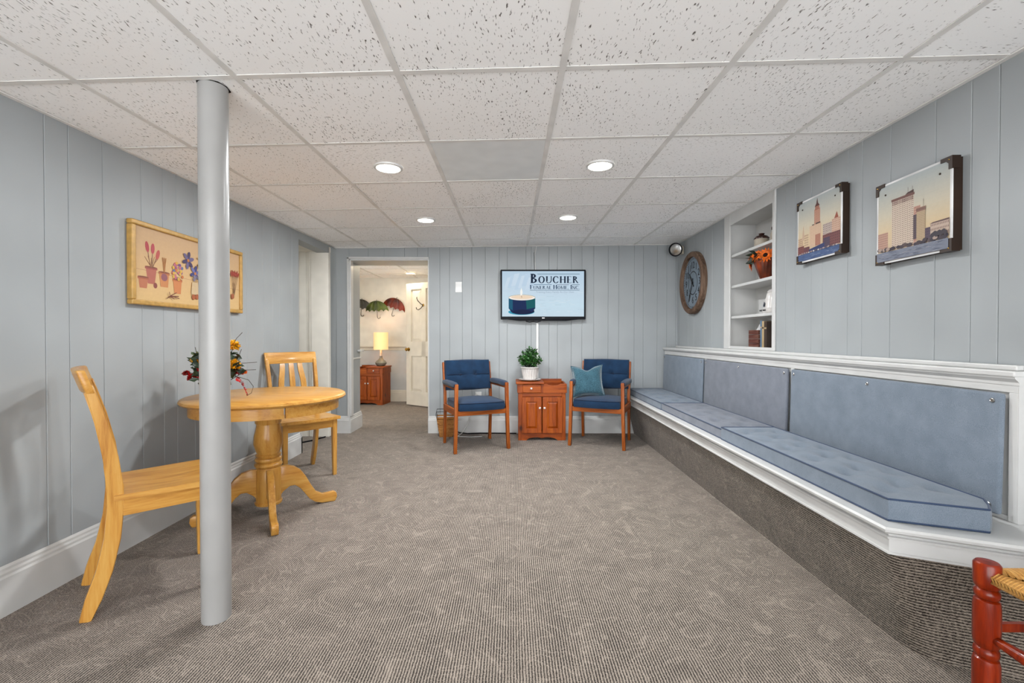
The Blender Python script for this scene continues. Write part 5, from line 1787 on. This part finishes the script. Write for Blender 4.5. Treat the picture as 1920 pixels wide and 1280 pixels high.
# ------------------------------------------------------------------ dried flower arrangement on the oak table
fa = thing('flower_arrangement', 'autumn silk flowers with yellow and red blooms on the oak table behind the post', 'flowers', (-1.715, 2.610, 0.7455))
G().lathe([(0.040, 0.0), (0.046, 0.004), (0.052, 0.05), (0.046, 0.090), (0.050, 0.10), (0.044, 0.10), (0.002, 0.09)], 28).obj('vase', M['terracotta'], fa)
VZ = 0.10
def mum(c, R_, mat):
    q = G()
    m = Matrix.Translation(c)
    for k in range(90):
        z = random.uniform(-0.5, 1)
        a = random.uniform(0, 2 * PI)
        r = math.sqrt(max(0, 1 - z * z))
        d = Vector((r * math.cos(a), r * math.sin(a), z))
        leaf(q, d * R_ * 0.25, d, R_ * 0.85, R_ * 0.24)
    q.bm.transform(m)
    q.obj('flower', mat, fa, smooth=False)
    G().tube([(c[0] * 0.2, c[1] * 0.2, VZ - 0.02), (c[0] * 0.7, c[1] * 0.7, (VZ + c[2]) / 2), c], 0.002, 5).obj('stem', M['leafdark'], fa)
# camera-facing sideways axis is roughly (0.84, 0.55)
ax = Vector((0.838, 0.546, 0)); ay = Vector((-0.546, 0.838, 0))
def at(s, d, z): 
    v = ax * s + ay * d
    return (v.x, v.y, z)
mum(at(-0.088, -0.02, 0.225), 0.044, M['yellow'])
mum(at(0.072, 0.0, 0.300), 0.040, M['yellow'])
mum(at(0.070, -0.02, 0.190), 0.042, M['yellow'])
mum(at(0.125, 0.0, 0.145), 0.020, M['orange'])
mum(at(0.0, 0.02, 0.30), 0.045, M['orange'])
mum(at(0.0, -0.05, 0.22), 0.045, M['yellow'])
mum(at(-0.065, -0.03, 0.125), 0.034, M['red'])
mum(at(-0.125, 0.0, 0.125), 0.026, M['red'])
mum(at(-0.152, 0.0, 0.150), 0.020, M['red'])
mum(at(-0.075, 0.0, 0.175), 0.030, M['red'])
mum(at(0.10, 0.0, 0.150), 0.030, M['red'])
mum(at(0.02, -0.06, 0.14), 0.036, M['red'])
g = G()
for k in range(240):
    a = random.uniform(0, 2 * PI)
    s, d = random.uniform(-0.12, 0.115), random.uniform(-0.08, 0.08)
    z = random.uniform(0.10, 0.26)
    leaf(g, at(s * 0.8, d, z), Vector(at(s + 0.3 * math.cos(a) * 0.3, d, 0)) * 4 + Vector((0, 0, random.uniform(-0.3, 0.6))), random.uniform(0.03, 0.055), random.uniform(0.010, 0.017))
f_ = g.obj('foliage', M['leafdark'], fa, smooth=False); f_['kind'] = 'stuff'
g = G()
for k in range(40):
    s = random.uniform(-0.12, -0.03)
    leaf(g, at(s, random.uniform(-0.05, 0.05), random.uniform(0.15, 0.25)), (random.uniform(-1, 0.2), random.uniform(-1, 0.5), random.uniform(-0.1, 0.8)), 0.04, 0.009)
f_ = g.obj('grey_foliage', M['leafgrey'], fa, smooth=False); f_['kind'] = 'stuff'
g = G()                                            # red trailing spray
for k in range(16):
    q = k / 15
    c = Vector(at(0.085 + 0.055 * q, -0.02, 0.115 - 0.085 * q * q - 0.01 * q))
    for s in (-1, 1):
        leaf(g, c, Vector(at(0.3, s * 0.5, 0)) + Vector((0, 0, -0.4 + s * 0.5)), 0.020 * (1 - 0.6 * q) + 0.005, 0.005)
f_ = g.obj('red_spray', M['red'], fa, smooth=False); f_['kind'] = 'stuff'
for pts in ([(0.05, 0.26), (0.09, 0.35), (0.12, 0.385)], [(0.08, 0.20), (0.10, 0.24), (0.115, 0.285)], [(0.10, 0.20), (0.15, 0.203), (0.195, 0.205)], [(0.11, 0.16), (0.15, 0.16), (0.19, 0.16)],
            [(0.10, 0.12), (0.15, 0.10), (0.175, 0.06), (0.165, 0.02), (0.14, 0.005)], [(-0.05, 0.27), (-0.065, 0.30), (-0.08, 0.315)], [(-0.09, 0.22), (-0.105, 0.27), (-0.110, 0.30)], [(-0.10, 0.15), (-0.14, 0.155), (-0.175, 0.15)]):
    G().tube([at(s, -0.01, z) for s, z in pts], 0.0016, 5).obj('twig', M['twig'], fa)

# ------------------------------------------------------------------ far room: umbrellas, lamp, door, hook
us_ = thing('umbrella_wall_art', 'metal wall art of black, green and red umbrellas in the far room', 'wall art', (-2.27, BY - 0.001, 1.55))
def umbrella(x, z, r, tilt, mat, off, canopy='canopy'):
    m = Matrix.Translation((x, -off, z)) @ Matrix.Rotation(math.radians(tilt), 4, 'Y')
    g = G()
    NS, NG = 5, 6
    cols = []
    NN = NS * NG
    for i in range(NN + 1):
        q = i / NN * 2 - 1
        f = (i % NG) / NG
        scal = 0.16 * r * math.sin(PI * f)              # scalloped hem
        col_ = []
        for j in range(9):
            v = j / 8
            a = v * PI / 2
            xx = q * r * math.sin(a)
            zz = r * 0.95 * math.cos(a) * 1.0
            if j == 8:
                zz += scal
            dep = 0.055 * (1 - (q * math.sin(a)) ** 2) ** 0.5 * (1 if j else 0.9) * (1 - 0.10 * math.sin(PI * f))
            col_.append(g.bm.verts.new((xx, -dep, zz)))
        cols.append(col_)
    for a, b in zip(cols, cols[1:]):
        for j in range(8):
            g._f([a[j], b[j], b[j + 1], a[j + 1]])
    g.bm.transform(m)
    o = g.obj(canopy, mat, us_)
    h = G()
    h.tube([(0, -0.012, r * 0.9), (0, -0.012, -r * 0.42), (0.004, -0.012, -r * 0.52), (0.02, -0.012, -r * 0.60), (0.042, -0.012, -r * 0.56), (0.05, -0.012, -r * 0.45)], 0.0045, 6)
    h.tube([(0, -0.02, r * 0.95), (0, -0.02, r * 1.06)], 0.004, 6)
    h.bm.transform(m)
    h.obj('umbrella_handle', M['umbblack'], o)
umbrella(-0.31, 0.02, 0.185, 4, M['umbblack'], 0.004)
umbrella(0.24, 0.03, 0.200, 18, M['umbred'], 0.004)
umbrella(-0.02, -0.02, 0.195, -2, M['umbgreen'], 0.062)

lp = thing('table_lamp', 'lit table lamp with drum shade on the far room cabinet', 'lamp', (-2.165, 7.38, 0.625))
G().lathe([(0.045, 0.0), (0.060, 0.003), (0.088, 0.035), (0.092, 0.055), (0.075, 0.085), (0.040, 0.112), (0.024, 0.135), (0.022, 0.165), (0.001, 0.166)], 32).obj('base', M['greyclay'], lp)
G().lathe([(0.017, 0.166), (0.017, 0.275), (0.001, 0.276)], 18).obj('neck', M['creamdoor'], lp)
g = G()
g.lathe([(0.116, 0.270), (0.116, 0.555), (0.113, 0.555), (0.113, 0.270), (0.116, 0.270)], 40, cap=False)
g.obj('shade', M['shade'], lp)
ll = bpy.data.lights.new('table_lamp_bulb', 'POINT'); ll.energy = 3.0; ll.color = (1.0, 0.76, 0.46); ll.shadow_soft_size = 0.04
link('bulb_light', ll, lp, (0, 0, 0.41))
G().ball((0, 0, 0.40), 0.030, 1, 1, 1.2).obj('bulb', M['shade'], lp)

dr = thing('door_1', 'open cream panelled door', 'door', (-1.70, 7.19, 0), math.atan2(-0.27, 0.42))
del dr['label']; del dr['category']; struct(dr)
DW, DH = 0.76, 1.955
g = G()
ST = 0.105
midr = [(0.02, 0.24), (0.80, 1.03), (1.86, DH)]
g.box(0, ST, 0, 0.035, 0.02, DH); g.box(DW - ST, DW, 0, 0.035, 0.02, DH); g.box(DW / 2 - 0.045, DW / 2 + 0.045, 0, 0.035, 0.24, 1.86)
for a, b in midr:
    g.box(ST, DW - ST, 0, 0.035, a, b)
g.obj('door_frame', M['creamdoor'], dr, smooth=False)
for (x0, x1) in ((ST, DW / 2 - 0.045), (DW / 2 + 0.045, DW - ST)):
    for (z0, z1) in ((0.24, 0.80), (1.03, 1.86)):
        g = G()
        k = 0.045
        A = [g.bm.verts.new((x, 0.022, z)) for x, z in ((x0, z0), (x1, z0), (x1, z1), (x0, z1))]
        Bv = [g.bm.verts.new((x, 0.006, z)) for x, z in ((x0 + k, z0 + k), (x1 - k, z0 + k), (x1 - k, z1 - k), (x0 + k, z1 - k))]
        Cc = [g.bm.verts.new((x, 0.026, z)) for x, z in ((x0, z0), (x1, z0), (x1, z1), (x0, z1))]
        g._f(Bv); g._f(Cc[::-1])
        for i in range(4):
            g._f([A[i], A[(i + 1) % 4], Bv[(i + 1) % 4], Bv[i]]); g._f([Cc[i], Cc[(i + 1) % 4], A[(i + 1) % 4], A[i]])
        g.obj('door_panel', M['creamdoor'], dr, smooth=False)
g = G()
g.lathe([(0.028, 0.0), (0.030, 0.004), (0.012, 0.010), (0.011, 0.030), (0.024, 0.042), (0.028, 0.055), (0.020, 0.066), (0.001, 0.068)], 22, Matrix.Translation((0.055, 0.0, 0.905)) @ Matrix.Rotation(PI / 2, 4, 'X'))
g.obj('door_knob', M['brass'], dr)
hk = thing('coat_hook', 'brass double coat hook high on the open cream door', 'hook', (-1.70 + 0.84 * 0.375, 7.19 - 0.54 * 0.375, 1.60), math.atan2(-0.27, 0.42))
G().lathe([(0.016, 0.0), (0.022, 0.004), (0.018, 0.012), (0.001, 0.016)], 16, Matrix.Rotation(PI / 2, 4, 'X')).obj('rose', M['brass'], hk)
G().tube([(0, -0.01, 0.0), (-0.01, -0.05, 0.02), (-0.04, -0.085, 0.07), (-0.055, -0.09, 0.11), (-0.05, -0.085, 0.125)], 0.006, 8).obj('upper_hook', M['bronze'], hk)
G().tube([(0, -0.01, -0.004), (-0.015, -0.04, -0.05), (-0.04, -0.07, -0.075), (-0.065, -0.085, -0.06), (-0.07, -0.085, -0.035)], 0.006, 8).obj('lower_hook', M['bronze'], hk)

# ------------------------------------------------------------------ cherry stool with rush seat, near right corner
sl = thing('rush_seat_stool', 'red cherry turned-leg stool with woven rush seat in the near right corner', 'stool', (1.450, 0.965, 0))
HX, HY, ZS = 0.205, 0.200, 0.515
legp = [(0.022, 0.0), (0.025, 0.02), (0.027, 0.10), (0.0275, 0.250), (0.025, 0.262), (0.020, 0.266), (0.025, 0.271), (0.0262, 0.279), (0.025, 0.287), (0.020, 0.292), (0.0255, 0.298), (0.0275, 0.312), (0.0275, 0.400), (0.0255, 0.416), (0.020, 0.420),
        (0.025, 0.425), (0.0262, 0.433), (0.025, 0.441), (0.020, 0.446), (0.0255, 0.452), (0.0275, 0.464), (0.0275, ZS - 0.006), (0.023, ZS), (0.001, ZS + 0.002)]
legp = [(r, z * 1.0) for r, z in legp]
lm_ = G().lathe(legp, 24).mesh('leg', M['cherry'])
for sx2 in (-1, 1):
    for sy2 in (-1, 1):
        link('leg', lm_, sl, (sx2 * HX, sy2 * HY, 0))
def turned(p, q, r, mid, name='stretcher'):
    p, q = Vector(p), Vector(q)
    L = (q - p).length
    pr = [(r * 0.55, 0.0), (r * 0.7, L * 0.06), (r * 1.0, L * 0.20), (r * 1.25, L * 0.30), (r * 0.9, L * 0.335), (r * 0.85, L * 0.345), (r * 1.2, L * 0.36), (r * 0.9, L * 0.375)] if mid else [(r * 0.7, 0), (r, L * 0.1), (r, L * 0.5)]
    pr = pr + [(a, L - z) for a, z in reversed(pr)]
    m = Matrix.Translation(p) @ (q - p).to_track_quat('Z', 'Y').to_matrix().to_4x4()
    G().lathe(pr, 14, m).obj(name, M['cherry'], sl)
for sx2 in (-1, 1):
    turned((sx2 * HX, HY, 0.322), (sx2 * HX, -HY, 0.322), 0.015, True)
for sy2 in (-1, 1):
    G().box(-HX, HX, sy2 * HY - 0.007, sy2 * HY + 0.007, 0.332, 0.354).bevel(0.002).obj('stretcher', M['cherry'], sl, smooth=False)
# rush seat: wrapped cords in four triangles
zs = ZS - 0.036
def rush(n_, a, b, name):
    """a,b: edge direction; cords run parallel to the edge normal, from the rail to the diagonal"""
    g = G()
    for i in range(n_):
        q = (i + 0.5) / n_ * 2 - 1
        e = Vector(a) * q
        ap = (1 - abs(q))
        inner = Vector(a) * q * 1.0 + Vector(b) * (1 - ap)
        outer = e + Vector(b) * 1.0
        pts = []
        for k in range(6):
            t = k / 5
            v = outer.lerp(inner, t)
            z = zs + 0.014 - 0.010 * t + 0.004 * math.sin(PI * t)
            pts.append((v.x, v.y, z))
        o2 = outer + Vector(b).normalized() * 0.013
        pre = [(outer.x, outer.y, zs - 0.014), (o2.x, o2.y, zs - 0.006), (o2.x, o2.y, zs + 0.006)]
        g.tube(pre + pts, max(0.003, 0.0049), 5)
    f = g.obj(name, M['rush'], sl)
    f['kind'] = 'stuff'
ex, ey = HX - 0.022, HY - 0.022
rush(44, (ex, 0, 0), (0, HY, 0), 'rush_weave'); rush(44, (ex, 0, 0), (0, -HY, 0), 'rush_weave')
rush(44, (0, ey, 0), (HX, 0, 0), 'rush_weave'); rush(44, (0, ey, 0), (-HX, 0, 0), 'rush_weave')
G().box(-HX + 0.012, HX - 0.012, -HY + 0.012, HY - 0.012, zs - 0.012, zs + 0.001).obj('seat_stuffing', M['rush'], sl, smooth=False)
